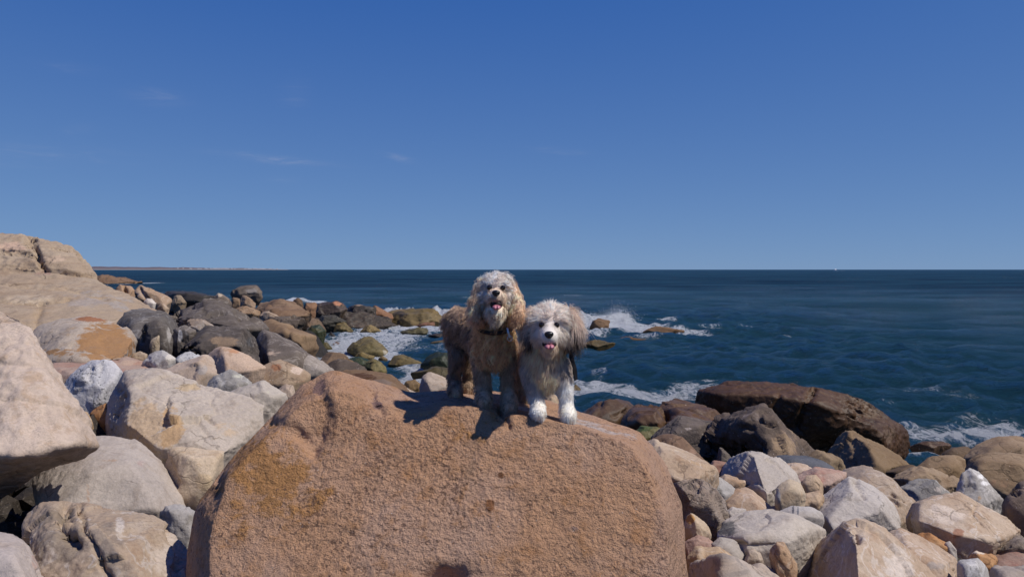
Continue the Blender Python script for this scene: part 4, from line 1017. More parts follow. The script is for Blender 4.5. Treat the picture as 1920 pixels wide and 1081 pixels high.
rock('boulder', 'smooth bluish slate boulder under the pointed boulder', 6.9, [(1436, 876), (1458, 854), (1508, 852), (1544, 864), (1566, 880), (1525, 900), (1450, 898)], 'slate', p=10, rough=0.35, group=DG)
rock('rock', 'tan brown rock right behind the slate boulder', 7.4, [(1498, 868), (1528, 842), (1564, 856), (1586, 880), (1555, 896), (1510, 892)], 'barnacle', (0.95, 0.9, 0.82), p=18, group=DG)
rock('boulder', 'boulder with tan top and black shaded left face before the giant rock', 9.2,
     [(1542, 862, .7), (1558, 826, .6), (1580, 806, .3), (1602, 807), (1650, 830), (1690, 855), (1706, 872), (1670, 895), (1580, 895), (1548, 880)], 'barnacle', (0.9, 0.82, 0.7), T=0.62, tilt=0.3, p=34, group=DG,
     front=[(1592, 812, -0.25), (1626, 838, -0.9), (1648, 885, -1.2), (1690, 872, -0.5), (1565, 880, 0.55)])
rock('rock', 'low dark rock awash beyond the right end of the giant rock', 13.4, [(1704, 836), (1730, 826), (1768, 826), (1784, 834), (1752, 841), (1716, 841)], 'wet', (1.0, 0.9, 0.9), p=12, group=DG)
rock('boulder', 'rounded tawny boulder at the right edge with the surf behind it', 11.0, [(1806, 860), (1828, 831), (1870, 816), (1910, 817), (1962, 832), (1985, 870), (1900, 884), (1820, 876)], 'barnacle', (1.12, 1.05, 1.0), p=11, rough=0.5)
rock('rock', 'dark low rock left of the rounded tawny boulder', 11.4, [(1752, 862), (1784, 841), (1814, 836), (1832, 852), (1815, 872), (1770, 872)], 'shore', (0.7, 0.65, 0.6), p=12)
rock('boulder', 'smooth tawny boulder beside a dark cleft, left of the widest one', 9.5, [(1714, 880), (1744, 856), (1790, 852), (1811, 860), (1816, 890), (1780, 906), (1726, 902)], 'barnacle', (1.0, 0.92, 0.82), p=11, rough=0.45)
rock('boulder', 'widest smooth tawny boulder at the right edge above the triangular grey one', 8.9, [(1809, 880), (1818, 858), (1842, 849), (1900, 847), (1985, 862), (1998, 940), (1900, 945), (1850, 936), (1815, 906)], 'barnacle', (1.08, 1.0, 0.9), p=10, rough=0.4, patches=[(1880, 905, 60, 16, (0.30, 0.19, 0.12), 0.5)])
rock('rock', 'low brown rock with dark hollows left of the triangular grey one', 7.7, [(1668, 896), (1700, 876), (1738, 873), (1778, 886), (1808, 902), (1790, 925), (1710, 918)], 'barnacle', (1.2, 1.15, 1.12), rough=1.3)
rock('rock_slab', 'grey slab with whitish right end behind the big cream boulder', 6.9, [(1680, 910), (1718, 896), (1754, 903), (1784, 917), (1796, 934), (1745, 955), (1692, 945)], 'grey', (0.9, 0.9, 0.9), p=26, rough=1.2, patches=[(1765, 916, 20, 10, (0.46, 0.39, 0.33), 0.7)])
rock('rock', 'dark brown rock tucked below the boulder with black left face', 8.2, [(1660, 884), (1690, 870), (1718, 872), (1726, 890), (1700, 902)], 'shore', (0.7, 0.65, 0.6))
# ------------------------------------------------------------------ right: near boulders
RG = 'pale boulders heaped on the right'
rock('boulder', 'triangular grey rock with a bright white right edge', 6.1, [(1790, 932), (1804, 886), (1815, 876), (1836, 886), (1860, 912), (1882, 938), (1868, 960), (1830, 962), (1796, 950)], 'grey', (1.35, 1.35, 1.35), p=34, rough=1.0, group=RG,
     front=[(1826, 890, -0.4), (1868, 938, -0.55), (1840, 950, -0.85), (1805, 940, -0.6)], patches=[(1852, 905, 22, 7, (0.6, 0.57, 0.54), 0.65), (1842, 892, 14, 8, (0.6, 0.57, 0.54), 0.6), (1837, 935, 8, 9, (0.3, 0.18, 0.09), 0.6)])
rock('boulder', 'dark purplish grey boulder cut by the right edge', 5.6, [(1878, 945), (1884, 925), (1900, 912), (1922, 898), (1975, 896), (1995, 1000), (1925, 1010), (1890, 980)], 'dark', (1.7, 1.55, 1.5), p=14, group=RG, dents=[(1902, 920, 10, 8, 0.05)])
rock('boulder', 'big cream boulder with dark left end and an orange spot low down', 5.2,
     [(1698, 975, .7), (1712, 942, .5), (1758, 926), (1800, 920), (1842, 944), (1886, 970), (1914, 996), (1892, 1018), (1850, 1034), (1790, 1030), (1740, 1014, .1), (1704, 994, .7)], 'tan', (1.2, 1.18, 1.15), T=0.36, tilt=0.55, p=22, rough=0.7, group=RG,
     front=[(1725, 945, -0.5), (1722, 975, -0.6), (1790, 1000, -0.95), (1860, 1015, -0.7), (1830, 955, -0.5)], patches=[(1796, 1000, 14, 13, (0.26, 0.13, 0.08), 0.65), (1780, 960, 60, 26, (0.52, 0.43, 0.35), 0.55), (1850, 956, 12, 8, (0.28, 0.21, 0.16), 0.55)], cracks=[([(1830, 945), (1825, 965), (1845, 985)], 3, 0.02)])
rock('boulder', 'tan boulder with dark left face standing behind the whitish boulder', 6.0, [(1556, 920, .6), (1566, 896, .5), (1584, 878, .3), (1620, 871), (1650, 873), (1682, 896), (1720, 938), (1726, 965), (1690, 1000), (1600, 985)], 'tan', (0.95, 0.93, 0.92), T=0.35, tilt=0.35, p=28, rough=0.6, group=RG,
     front=[(1640, 880, -0.35), (1690, 935, -0.7), (1600, 905, -0.55), (1690, 980, -0.9)], patches=[(1620, 890, 50, 18, (0.30, 0.23, 0.185), 0.55)], cracks=[([(1672, 925), (1700, 940)], 3, 0.03), ([(1668, 935), (1690, 950)], 3, 0.02)])
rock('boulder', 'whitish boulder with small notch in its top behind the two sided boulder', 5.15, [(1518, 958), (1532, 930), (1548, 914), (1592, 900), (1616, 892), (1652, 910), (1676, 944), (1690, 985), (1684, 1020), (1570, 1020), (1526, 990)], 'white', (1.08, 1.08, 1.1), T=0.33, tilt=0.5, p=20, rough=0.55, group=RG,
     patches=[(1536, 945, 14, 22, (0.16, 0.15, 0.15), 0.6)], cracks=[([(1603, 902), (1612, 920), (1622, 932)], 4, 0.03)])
rock('boulder', 'large two sided boulder, left face in black shade, right side cream', 3.9,
     [(1482, 1150, .7), (1506, 1066, .65), (1524, 1028, .55), (1552, 998, .4), (1580, 973, .15), (1612, 970), (1654, 988), (1694, 1022), (1734, 1064), (1766, 1100), (1800, 1240), (1470, 1240, .7)], 'tan', (1.18, 1.16, 1.14), T=0.46, tilt=0.15, p=50, rough=0.6, level=6, group=RG,
     front=[(1590, 985, -0.3), (1606, 1015, -0.75), (1614, 1081, -1.1), (1620, 1230, -1.4), (1700, 1081, -0.6), (1720, 1200, -0.8)],
     patches=[(1690, 1060, 50, 46, (0.50, 0.43, 0.37), 0.65)], cracks=[([(1600, 1000), (1612, 1012)], 4, 0.03)], dents=[(1606, 1004, 7, 14, 0.04)])
rock('boulder', 'flat tan boulder right behind the two sided one, speckled at its foot', 4.35, [(1655, 1010), (1688, 988), (1740, 1014), (1790, 1040), (1804, 1056), (1800, 1110), (1720, 1170), (1660, 1120)], 'tan', (1.15, 1.1, 1.06), T=0.25, tilt=0.7, p=22, rough=0.6, group=RG, patches=[(1760, 1060, 26, 14, (0.3, 0.26, 0.23), 0.5)])
rock('stone', 'rusty orange stone under the big cream boulder', 4.75, [(1712, 1010), (1730, 997), (1770, 1013), (1792, 1030), (1790, 1048), (1750, 1042)], 'orange', (1.1, 1.0, 0.9), p=14, group=RG)
rock('stone', 'white chip of stone at the end of the rusty one', 4.7, [(1770, 1018), (1781, 1013), (1795, 1031), (1791, 1046), (1780, 1042)], 'white', (1.1, 1.1, 1.12), group=RG)
rock('stone', 'cube shaped grey stone near the bottom right corner', 4.15, [(1795, 1062), (1806, 1048), (1840, 1045), (1857, 1058), (1860, 1095), (1848, 1125), (1800, 1125)], 'grey', (1.3, 1.32, 1.35), p=24, rough=0.5, group=RG, thick=0.5)
rock('stone', 'orange and white stone just above the cube shaped grey one', 4.5, [(1812, 1044), (1828, 1031), (1860, 1034), (1872, 1046), (1868, 1068), (1830, 1070)], 'orange', (1.2, 1.15, 1.1), p=22, group=RG, patches=[(1836, 1034, 22, 6, (0.55, 0.47, 0.38), 0.7)])
rock('rock_slab', 'flat reddish brown slab right below the big cream boulder', 4.85, [(1786, 1044), (1828, 1021), (1900, 1024), (1990, 1034), (1990, 1130), (1850, 1130), (1795, 1090)], 'red', (0.85, 0.82, 0.8), T=0.35, tilt=0.8, p=24, group=RG)
rock('stone', 'low grey brown stone at the right edge on the reddish slab', 4.95, [(1866, 1030), (1888, 1012), (1920, 1002), (1975, 1004), (1980, 1040), (1900, 1042)], 'rough', (1.0, 0.98, 0.96), group=RG)
rock('rock_slab', 'pale grey flat slab in the bottom right corner', 4.2, [(1848, 1086), (1880, 1063), (1965, 1056), (1990, 1130), (1860, 1150)], 'pale', (0.75, 0.74, 0.76), T=0.25, tilt=0.8, p=24, group=RG)

rock('boulder', 'tan boulder leaning against the right side of the huge boulder', 5.0, [(1190, 846), (1212, 822), (1250, 826), (1292, 845), (1338, 868), (1350, 884), (1332, 910), (1285, 930), (1220, 930)], 'tan', (1.12, 1.08, 1.02), T=0.32, tilt=0.55, p=16, rough=0.7, group=RG, patches=[(1285, 875, 20, 8, (0.34, 0.22, 0.15), 0.5), (1305, 885, 20, 7, (0.55, 0.48, 0.43), 0.5)])
rock('stone', 'reddish brown stone left of the dark sided grey boulder', 5.8, [(1314, 892), (1338, 862), (1362, 866), (1372, 882), (1350, 905)], 'red', (0.85, 0.75, 0.7), p=28, group=RG)
rock('boulder', 'grey boulder with dark left face and white right side beside the slate one', 5.5,
     [(1350, 892, .8), (1378, 852, .6), (1400, 844, .2), (1432, 852), (1462, 868), (1492, 890), (1502, 910), (1475, 936), (1430, 944), (1388, 925)], 'white', (0.98, 0.96, 0.95), T=0.3, tilt=0.4, p=36, rough=0.9, group=RG,
     front=[(1412, 856, -0.3), (1420, 885, -0.85), (1436, 930, -1.2), (1480, 905, -0.6)])
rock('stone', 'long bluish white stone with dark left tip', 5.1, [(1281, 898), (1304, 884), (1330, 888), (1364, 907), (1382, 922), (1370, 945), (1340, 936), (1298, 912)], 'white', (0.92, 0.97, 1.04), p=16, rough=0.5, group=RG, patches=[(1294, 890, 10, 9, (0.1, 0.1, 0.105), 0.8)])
rock('boulder', 'rough mottled grey brown block close to the huge boulder right side', 4.5, [(1262, 914), (1272, 900), (1300, 896), (1322, 903), (1338, 925), (1364, 955), (1368, 985), (1350, 1012), (1325, 1010), (1290, 970), (1268, 942)], 'rough', (1.05, 1.0, 0.98), p=24, rough=1.4, group=RG, patches=[(1312, 912, 20, 8, (0.40, 0.28, 0.16), 0.6)])
rock('boulder', 'speckled pinkish tan stone between mottled block and cream round stone', 5.05, [(1349, 952), (1362, 928), (1388, 912), (1412, 915), (1442, 938), (1464, 956), (1450, 978), (1380, 976), (1355, 968)], 'tan', (1.08, 1.0, 0.95), p=20, group=RG, patches=[(1370, 938, 18, 14, (0.2, 0.15, 0.12), 0.6)])
rock('stone', 'small cream and brown stone above the speckled pinkish one', 5.35, [(1342, 902), (1358, 888), (1380, 895), (1400, 911), (1392, 926), (1355, 920)], 'tan', (1.15, 1.1, 1.05), group=RG)
rock('stone', 'rounded cream yellow stone with grey left side', 5.0, [(1452, 940), (1456, 912), (1478, 897), (1504, 907), (1511, 926), (1496, 954), (1462, 960)], 'cream', (1.0, 1.0, 1.0), p=11, rough=0.5, group=RG, patches=[(1456, 930, 9, 22, (0.3, 0.29, 0.28), 0.75)])
rock('stone', 'small round cream stone behind the cream yellow one', 5.4, [(1501, 910), (1512, 891), (1530, 889), (1542, 905), (1544, 924), (1512, 928)], 'cream', (0.98, 0.92, 0.9), p=12, rough=0.5, group=RG)
rock('stone', 'flat pinkish cream stone right of the cream yellow one', 5.1, [(1490, 952), (1505, 924), (1540, 918), (1546, 940), (1530, 958), (1504, 962)], 'cream', (1.0, 0.93, 0.9), p=16, group=RG)
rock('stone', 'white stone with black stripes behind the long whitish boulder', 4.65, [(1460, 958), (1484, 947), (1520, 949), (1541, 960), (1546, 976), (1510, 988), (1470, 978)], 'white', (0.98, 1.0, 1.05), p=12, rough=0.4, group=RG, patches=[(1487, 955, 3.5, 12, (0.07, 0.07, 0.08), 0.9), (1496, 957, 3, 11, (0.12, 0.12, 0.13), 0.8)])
rock('rock_slab', 'flat pink grey stone under the slate boulder', 5.85, [(1482, 906), (1506, 878), (1560, 874), (1588, 881), (1580, 908), (1540, 918)], 'red', (1.15, 1.1, 1.1), tilt=0.6, group=RG)
rock('stone', 'pinkish white stone right of the dark sided grey boulder', 6.0, [(1452, 884), (1474, 866), (1500, 867), (1524, 878), (1512, 900), (1470, 902)], 'pale', (1.1, 1.03, 1.0), group=RG)
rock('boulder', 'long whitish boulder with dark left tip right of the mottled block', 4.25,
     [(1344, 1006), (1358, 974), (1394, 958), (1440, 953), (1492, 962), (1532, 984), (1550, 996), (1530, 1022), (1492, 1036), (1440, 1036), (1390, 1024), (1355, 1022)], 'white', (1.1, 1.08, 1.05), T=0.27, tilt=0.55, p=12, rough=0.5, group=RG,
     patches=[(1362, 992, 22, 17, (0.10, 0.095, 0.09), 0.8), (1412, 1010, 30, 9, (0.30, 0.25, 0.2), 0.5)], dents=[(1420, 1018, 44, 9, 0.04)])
rock('stone', 'small white stone squeezed above the long whitish boulder', 4.6, [(1354, 962), (1372, 949), (1400, 954), (1394, 972), (1365, 974)], 'white', (1.05, 1.05, 1.08), group=RG)
rock('stone', 'orange topped cream stone touching the huge boulder right side', 4.1, [(1280, 985), (1290, 961), (1306, 971), (1314, 985), (1334, 1006), (1322, 1024), (1286, 1018)], 'cream', (1.0, 0.97, 0.95), group=RG, patches=[(1294, 972, 12, 12, (0.42, 0.22, 0.06), 0.8)])
rock('stone', 'smooth grey oval stone below the mottled block', 3.95, [(1333, 1020), (1348, 1006), (1374, 1011), (1394, 1030), (1400, 1050), (1372, 1064), (1345, 1046)], 'white', (0.85, 0.84, 0.83), p=9, rough=0.4, group=RG)
rock('stone', 'dull reddish stone low beside the huge boulder', 4.0, [(1282, 1014), (1306, 1002), (1336, 1016), (1350, 1032), (1336, 1048), (1288, 1050)], 'red', (1.05, 1.0, 1.0), group=RG)
rock('stone', 'ochre stone between layered slab and grey oval stone', 3.88, [(1286, 1044), (1304, 1022), (1350, 1022), (1376, 1042), (1352, 1066), (1292, 1066)], 'tan', (1.05, 0.95, 0.8), group=RG)
rock('stone', 'small beige stone under the long whitish boulder', 3.9, [(1394, 1052), (1402, 1032), (1414, 1027), (1428, 1037), (1432, 1056), (1412, 1066)], 'pale', (0.9, 0.86, 0.82), group=RG)
rock('stone', 'upright brown stone leaning left of the two sided boulder', 3.7, [(1442, 1036), (1454, 1014), (1468, 1016), (1484, 1042), (1496, 1064), (1490, 1082), (1458, 1070), (1446, 1056)], 'tan', (0.95, 0.78, 0.62), p=24, rough=1.2, group=RG)
rock('rock_slab', 'layered tan and grey slab along the bottom right of the huge boulder', 3.6, [(1276, 1048), (1330, 1036), (1400, 1047), (1442, 1046), (1482, 1064), (1516, 1090), (1520, 1210), (1276, 1210)], 'layered', (1.0, 1.0, 1.0), T=0.3, tilt=0.7, p=24, rough=1.1, group=RG)

# ------------------------------------------------------------------ rocks out in the water on the right
WG = 'low rocks awash right of the dogs'
rock('rock', 'brown rock below the burst of spray right of the dogs', 41.5, [(1105, 615), (1111, 600), (1122, 596), (1144, 600), (1144, 611), (1130, 618)], 'shore', (1.0, 0.85, 0.7), p=26, group=WG, level=4)
rock('rock', 'long low brown rock in the foam right of the spray', 38.2, [(1204, 623), (1221, 613), (1240, 611), (1262, 615), (1284, 620), (1260, 627), (1225, 627)], 'shore', (1.0, 0.82, 0.65), group=WG)
rock('rock', 'thin dark brown rock awash below the brown rock in the spray', 34.4, [(1157, 636), (1169, 630), (1190, 634), (1218, 638), (1188, 642)], 'shore', (0.75, 0.6, 0.45), group=WG)
rock('rock', 'low olive brown rock awash nearest the small dog right ear', 31.4, [(1092, 643), (1108, 636), (1130, 641), (1154, 647), (1132, 653), (1108, 651)], 'olive', (0.95, 0.8, 0.65), group=WG)
rock('rock', 'tiny brown rock in the foam just right of the small dog shoulder', 19.6, [(1070, 733), (1079, 720), (1089, 729), (1083, 738)], 'olive', (1.0, 0.8, 0.6), group=WG)
rock('rocky_point', 'far brown rocky point in the sea beside the outcrop', 172.0, [(160, 530), (182, 516), (205, 514), (228, 520), (245, 526), (268, 530), (250, 534), (170, 536)], 'shore', (1.1, 0.95, 0.85), T=6.0, tilt=0.4, rough=1.6, level=5)

# distant motor boat with its wake
bo = empty('motor_boat', (P(1566, 508, 1500)[0], 1500, 0))
bx, by = bo.location.x, 1500.0
hullv = np.array([[-4, 0, .9], [-2.2, -1.2, .9], [4, -1.2, .8], [4, 1.2, .8], [-2.2, 1.2, .9], [-3.2, 0, -.2], [-2, -.8, -.3], [4, -.9, -.3], [4, .9, -.3], [-2, .8, -.3]], float) * [1, 1, 1.6] + [bx, by, 0.2]
hullf = np.array([[0, 1, 5], [1, 6, 5], [1, 2, 6], [2, 7, 6], [2, 3, 7], [3, 8, 7], [3, 4, 8], [4, 9, 8], [4, 0, 9], [0, 5, 9], [0, 4, 1], [1, 4, 3], [1, 3, 2], [5, 6, 9], [6, 7, 8], [6, 8, 9]])
MW = flat_mat('boat_white', (0.7, 0.7, 0.7), 0.4)
add_obj('hull', hullv, hullf, MW, bo, smooth=False)
add_obj('cabin', cubev * [1.4, 0.9, 1.5] + [bx + 0.6, by, 1.5], cubef, MW, bo, smooth=False)
wk = np.array([[4, -1, .25], [4, 1, .25], [34, 3.0, .2], [34, -3.0, .2], [18, 2.6, .55], [18, -2.6, .55]]) + [bx, by, 0.1]
add_obj('wake', wk, np.array([[0, 5, 4], [0, 4, 1], [5, 3, 2], [5, 2, 4]]), flat_mat('wake_foam', (0.5, 0.55, 0.6), 0.7, nscale=0.6), bo)
tag(bo, 'tiny white motor boat with wake on the horizon at the right', 'boat')
# ------------------------------------------------------------------ ground sheet, bedded up to the rocks that rest on it
_seat = np.array([o_['seat'] for o_ in ALLROCKS if 'seat' in o_] + [[0.0, 3.6, 1.45, 0.6], [-0.6, 3.6, 1.45, 0.4], [0.5, 3.6, 1.45, 0.4]])


def shore(x, y):
    x, y = np.asarray(x, float), np.asarray(y, float)
    base = bed(x, y)
    num, den = base * 1.5, np.full(x.shape, 1.5)
    for sx_, sy_, sz_, sr_ in _seat:
        dd = np.maximum(np.hypot(x - sx_, y - sy_) - 0.6 * sr_, 0.0) / (0.25 + 0.5 * sr_)
        w_ = 1.0 / (0.02 + dd ** 3)
        num, den = num + w_ * sz_, den + w_
    return num / den


gx = np.concatenate([np.linspace(-70, -16, 60)[:-1], np.linspace(-16, 12, 190)[:-1], np.linspace(12, 60, 60)])
gy = np.concatenate([np.linspace(-30, -2, 30)[:-1], np.linspace(-2, 20, 160)[:-1], np.linspace(20, 75, 110)])
GX, GY = np.meshgrid(gx, gy)
q = np.stack([GX.ravel(), GY.ravel(), np.zeros(GX.size)], 1)
gz = shore(q[:, 0], q[:, 1]) + 0.03 * fbm(q * 1.6, 3) + 0.015 * fbm(q * 6, 2) - 0.05
idx = np.arange(GX.size).reshape(GX.shape)
gf = np.stack([idx[:-1, :-1].ravel(), idx[:-1, 1:].ravel(), idx[1:, 1:].ravel(), idx[1:, :-1].ravel()], 1)
ground = add_obj('ground', np.stack([q[:, 0], q[:, 1], gz], 1), gf, rock_mat('shore_gravel', (0.22, 0.175, 0.135), (0.30, 0.245, 0.195), (0.14, 0.11, 0.085), speck=0.6, sscale=18, scale=1.2, grain=30, bump=0.8), origin=(0, 0, 0))
ground.color = (1, 1, 1, 1)
tag(ground, kind='structure')

# rubble between the boulders: uncounted small stones in one mesh
def rubble(name, n, area, size, mat, seed, label):
    r_ = np.random.default_rng(seed)
    V, Fc, k = [], [], 0
    bv, bf = ico(0)
    ys = r_.uniform(*area[2:], n)
    xs_ = r_.uniform(area[0], area[1], n) * ys
    for x, y, z in zip(xs_, ys, shore(xs_, ys) + 0.02):
        if z < -0.2:
            continue
        s = size * r_.lognormal(0, 0.45)
        A = np.diag(r_.uniform(0.6, 1.3, 3) * s) @ np.linalg.qr(r_.normal(size=(3, 3)))[0]
        v = (bv * (1 + 0.20 * r_.normal(size=(len(bv), 1)))) @ A
        V.append(v + [x, y, z - 0.05 + 0.2 * s])
        Fc.append(bf + len(bv) * (len(V) - 1))
    o = add_obj(name, np.vstack(V), np.vstack(Fc), mat, origin=(0, 0, 0), smooth=False)
    o.color = (1, 1, 1, 1)
    tag(o, label, 'rubble', kind='stuff')
    return o


rubble('rubble', 6000, (-0.72, 0.72, 2.3, 13.0), 0.055, MAT['layered'], 5, 'small loose stones filling the gaps between boulders')

# ------------------------------------------------------------------ dogs
from mathutils.bvhtree import BVHTree
_bvh = BVHTree.FromPolygons([tuple(p) for p in HERO_V], [tuple(int(i) for i in q) for q in HERO_F])


def rock_z(x, y):
    hit = _bvh.ray_cast(Vector((x, y, 4.0)), Vector((0, 0, -1)))
    return hit[0].z if hit[0] is not None else 2.3


def fur_material(name, rough=0.75):
    m = bpy.data.materials.new(name)
    m.use_nodes = True
    t = NT(m.node_tree)
    a = t.n('ShaderNodeAttribute', attribute_name='fcol')
    b = t.n('ShaderNodeBsdfPrincipled', i_Roughness=rough)
    b.inputs['Specular IOR Level'].default_value = 0.2
    t.l(a.outputs['Color'], b.inputs['Base Color'])
    tr = t.n('ShaderNodeBsdfTranslucent')
    t.l(a.outputs['Color'], tr.inputs['Color'])
    mx = t.n('ShaderNodeMixShader')
    mx.inputs[0].default_value = 0.10
    t.l(b.outputs[0], mx.inputs[1])
    t.l(tr.outputs[0], mx.inputs[2])
    o = t.n('ShaderNodeOutputMaterial')
    t.l(mx.outputs[0], o.inputs['Surface'])
    return m


FUR, SKIN = fur_material('dog_fur'), fur_material('dog_skin', 0.9)
NOSE = flat_mat('nose_black', (0.012, 0.011, 0.011), 0.35, 0.5, nscale=300)
EYE = flat_mat('eye_dark', (0.012, 0.007, 0.004), 0.08, 0.6)
MOUTH = flat_mat('mouth_dark', (0.022, 0.010, 0.010), 0.6)
TONGUE = flat_mat('tongue_pink', (0.46, 0.16, 0.20), 0.4, 0.5, nscale=120)
STRAP = flat_mat('strap_black', (0.014, 0.014, 0.016), 0.7, nscale=200)
METAL = flat_mat('ring_metal', (0.6, 0.6, 0.62), 0.3, 0.5, 1.0)


def ellipsoid(c, r, level=3, bend=None):
    u, f = ico(level)
    v = u * np.asarray(r)
    if bend is not None:
        v = bend(v)
    return v + c, f


def torus(c, R, r, axis, a=28, b=8, squash=1.0):
    ax = np.array(axis, float)
    ax /= np.linalg.norm(ax)
    e1 = np.cross(ax, [0.3, 0.2, 1.0])
    e1 /= np.linalg.norm(e1)
    e2 = np.cross(ax, e1)
    V, Fc = [], []
    for i in range(a):
        th = 2 * math.pi * i / a
        dr = math.cos(th) * e1 + math.sin(th) * e2
        for j in range(b):
            ph = 2 * math.pi * j / b
            V.append(np.asarray(c) + dr * (R + r * math.cos(ph)) + ax * r * squash * math.sin(ph))
            Fc.append([i * b + j, ((i + 1) % a) * b + j, ((i + 1) % a) * b + (j + 1) % b, i * b + (j + 1) % b])
    return np.array(V), np.array(Fc)


def strap_along(pts, width, thick):
    """flat strap following a polyline of (point, outward normal)"""
    V, Fc = [], []
    n = len(pts)
    for i, (p, nrm) in enumerate(pts):
        p, nrm = np.asarray(p, float), np.asarray(nrm, float)
        tg = np.asarray(pts[min(i + 1, n - 1)][0]) - np.asarray(pts[max(i - 1, 0)][0])
        sd = np.cross(tg, nrm)
        sd /= np.linalg.norm(sd) + 1e-9
        nrm = nrm / np.linalg.norm(nrm)
        for a, b in ((-1, 0), (1, 0), (1, 1), (-1, 1)):
            V.append(p + sd * a * width / 2 + nrm * b * thick)
    for i in range(n - 1):
        for k in range(4):
            Fc.append([4 * i + k, 4 * i + (k + 1) % 4, 4 * i + 4 + (k + 1) % 4, 4 * i + 4 + k])
    Fc += [[0, 1, 2, 3], [4 * n - 1, 4 * n - 2, 4 * n - 3, 4 * n - 4]]
    return np.array(V), np.array(Fc)


def build_dog(label, base, chains, feats, nfur, seed, curl, curl_f, colour_fn, fur_r=0.00075):
    """chains: list of (tag, [(point, radius), ...], fur length, groom vector or 'face', lift)"""
    r_ = np.random.default_rng(seed)
    root = empty('dog', base)
    tag(root, label, 'dog', 'two dogs posing on the huge boulder')
    # body: spheres strung along the bones, fused into one skin
    V, Fc, k = [], [], 0
    bv, bf = ico(3)
    segs = []
    for (tg, ch, L, groom, lift) in chains:
        for (p0, r0), (p1, r1) in zip(ch[:-1], ch[1:]):
            p0, p1 = np.asarray(p0, float), np.asarray(p1, float)
            segs.append((tg, p0, p1, r0, r1, L, groom, lift))
            m_ = max(2, int(np.linalg.norm(p1 - p0) / (0.3 * min(r0, r1))) + 1)
            for s_ in np.linspace(0, 1, m_):
                V.append(bv * (r0 + (r1 - r0) * s_) + p0 + (p1 - p0) * s_)
                Fc.append(bf + len(bv) * k)
                k += 1
    tmp_me = mesh_np('tmp', np.vstack(V), np.vstack(Fc))
    tmp = bpy.data.objects.new('tmp', tmp_me)
    col.objects.link(tmp)
    rm = tmp.modifiers.new('r', 'REMESH')
    rm.mode = 'VOXEL'
    rm.voxel_size = 0.0065
    sm = tmp.modifiers.new('s', 'SMOOTH')
    sm.factor = 0.5
    sm.iterations = 9
    dg = bpy.context.evaluated_depsgraph_get()
    ev = tmp.evaluated_get(dg)
    me = ev.to_mesh()
    me.calc_loop_triangles()
    bvs = np.empty(len(me.vertices) * 3, np.float32)
    me.vertices.foreach_get('co', bvs)
    bvs = bvs.reshape(-1, 3).astype(float)
    tri = np.empty(len(me.loop_triangles) * 3, np.int32)
    me.loop_triangles.foreach_get('vertices', tri)
    tri = tri.reshape(-1, 3)
    ev.to_mesh_clear()
    bpy.data.objects.remove(tmp)
    nv = vnormals(bvs, tri)

    def nearest(p):
        best = np.full(len(p), 1e9)
        idx = np.zeros(len(p), int)
        tpar = np.zeros(len(p))
        for i, (tg, a, b, ra, rb, *_r) in enumerate(segs):
            ab = b - a
            t_ = np.clip((p - a) @ ab / max(ab @ ab, 1e-9), 0, 1)
            d_ = np.linalg.norm(p - a - t_[:, None] * ab, axis=1) - (ra + (rb - ra) * t_)
            h = d_ < best
            best[h], idx[h], tpar[h] = d_[h], i, t_[h]
        return idx, tpar

    tags = np.array([s[0] for s in segs])
    idx, tp = nearest(bvs)
    body = add_obj('body', bvs, tri, SKIN, root)
    bc = np.ones((len(bvs), 4), np.float32)
    bc[:, :3] = colour_fn(bvs, tags[idx], tp, nv)
    body.data.color_attributes.new('fcol', 'FLOAT_COLOR', 'POINT').data.foreach_set('color', bc.ravel())
    # fur
    A = np.linalg.norm(np.cross(bvs[tri[:, 1]] - bvs[tri[:, 0]], bvs[tri[:, 2]] - bvs[tri[:, 0]]), axis=1)
    fi = r_.choice(len(tri), nfur, p=A / A.sum())
    b1, b2 = r_.uniform(size=nfur), r_.uniform(size=nfur)
    sw = b1 + b2 > 1
    b1[sw], b2[sw] = 1 - b1[sw], 1 - b2[sw]
    w0 = (1 - b1 - b2)[:, None]
    pr = bvs[tri[fi, 0]] * w0 + bvs[tri[fi, 1]] * b1[:, None] + bvs[tri[fi, 2]] * b2[:, None]
    nr_ = nv[tri[fi, 0]] * w0 + nv[tri[fi, 1]] * b1[:, None] + nv[tri[fi, 2]] * b2[:, None]
    keep = np.ones(nfur, bool)
    for (c, r) in feats['bare']:
        keep &= (((pr - c) / r) ** 2).sum(1) > 1
    pr, nr_ = pr[keep], nr_[keep]
    n = len(pr)
    idx, tp = nearest(pr)
    L = np.array([s[5] for s in segs])[idx] * r_.uniform(0.5, 1.2, n) * (1 + 0.5 * perlin(pr * 25 + 5.5))
    lift = np.array([s[7] for s in segs])[idx]
    fly = r_.uniform(size=n) < 0.03                            # loose wind-blown hairs
    L[fly] *= r_.uniform(1.1, 1.5, fly.sum())
    lift[fly] = np.maximum(lift[fly], 0.75)
    groom = np.zeros((n, 3))
    for i, s_ in enumerate(segs):
        sel = idx == i
        if isinstance(s_[6], str):
            g = pr[sel] - feats['nose']
            g[:, 1] *= 0.4
            ln_ = np.linalg.norm(g, axis=1, keepdims=True)
            L[sel] *= np.clip(ln_[:, 0] / 0.085, 0.22, 1.0)
            g = g / np.maximum(ln_, 1e-6) + np.array([0, 0.1, -feats.get('fall', 0.3)])
            groom[sel] = g
        else:
            groom[sel] = s_[6]
    groom /= np.maximum(np.linalg.norm(groom, axis=1, keepdims=True), 1e-6)
    tangent = groom - (groom * nr_).sum(1, keepdims=True) * nr_
    clump = np.stack([perlin(pr * 45 + o) for o in (3.0, 41.0, 83.0)], 1)
    d0 = nr_ * lift[:, None] + tangent * (1 - lift[:, None] * 0.5) + clump * 0.55 + r_.normal(size=(n, 3)) * 0.10
    d0 /= np.linalg.norm(d0, axis=1, keepdims=True)
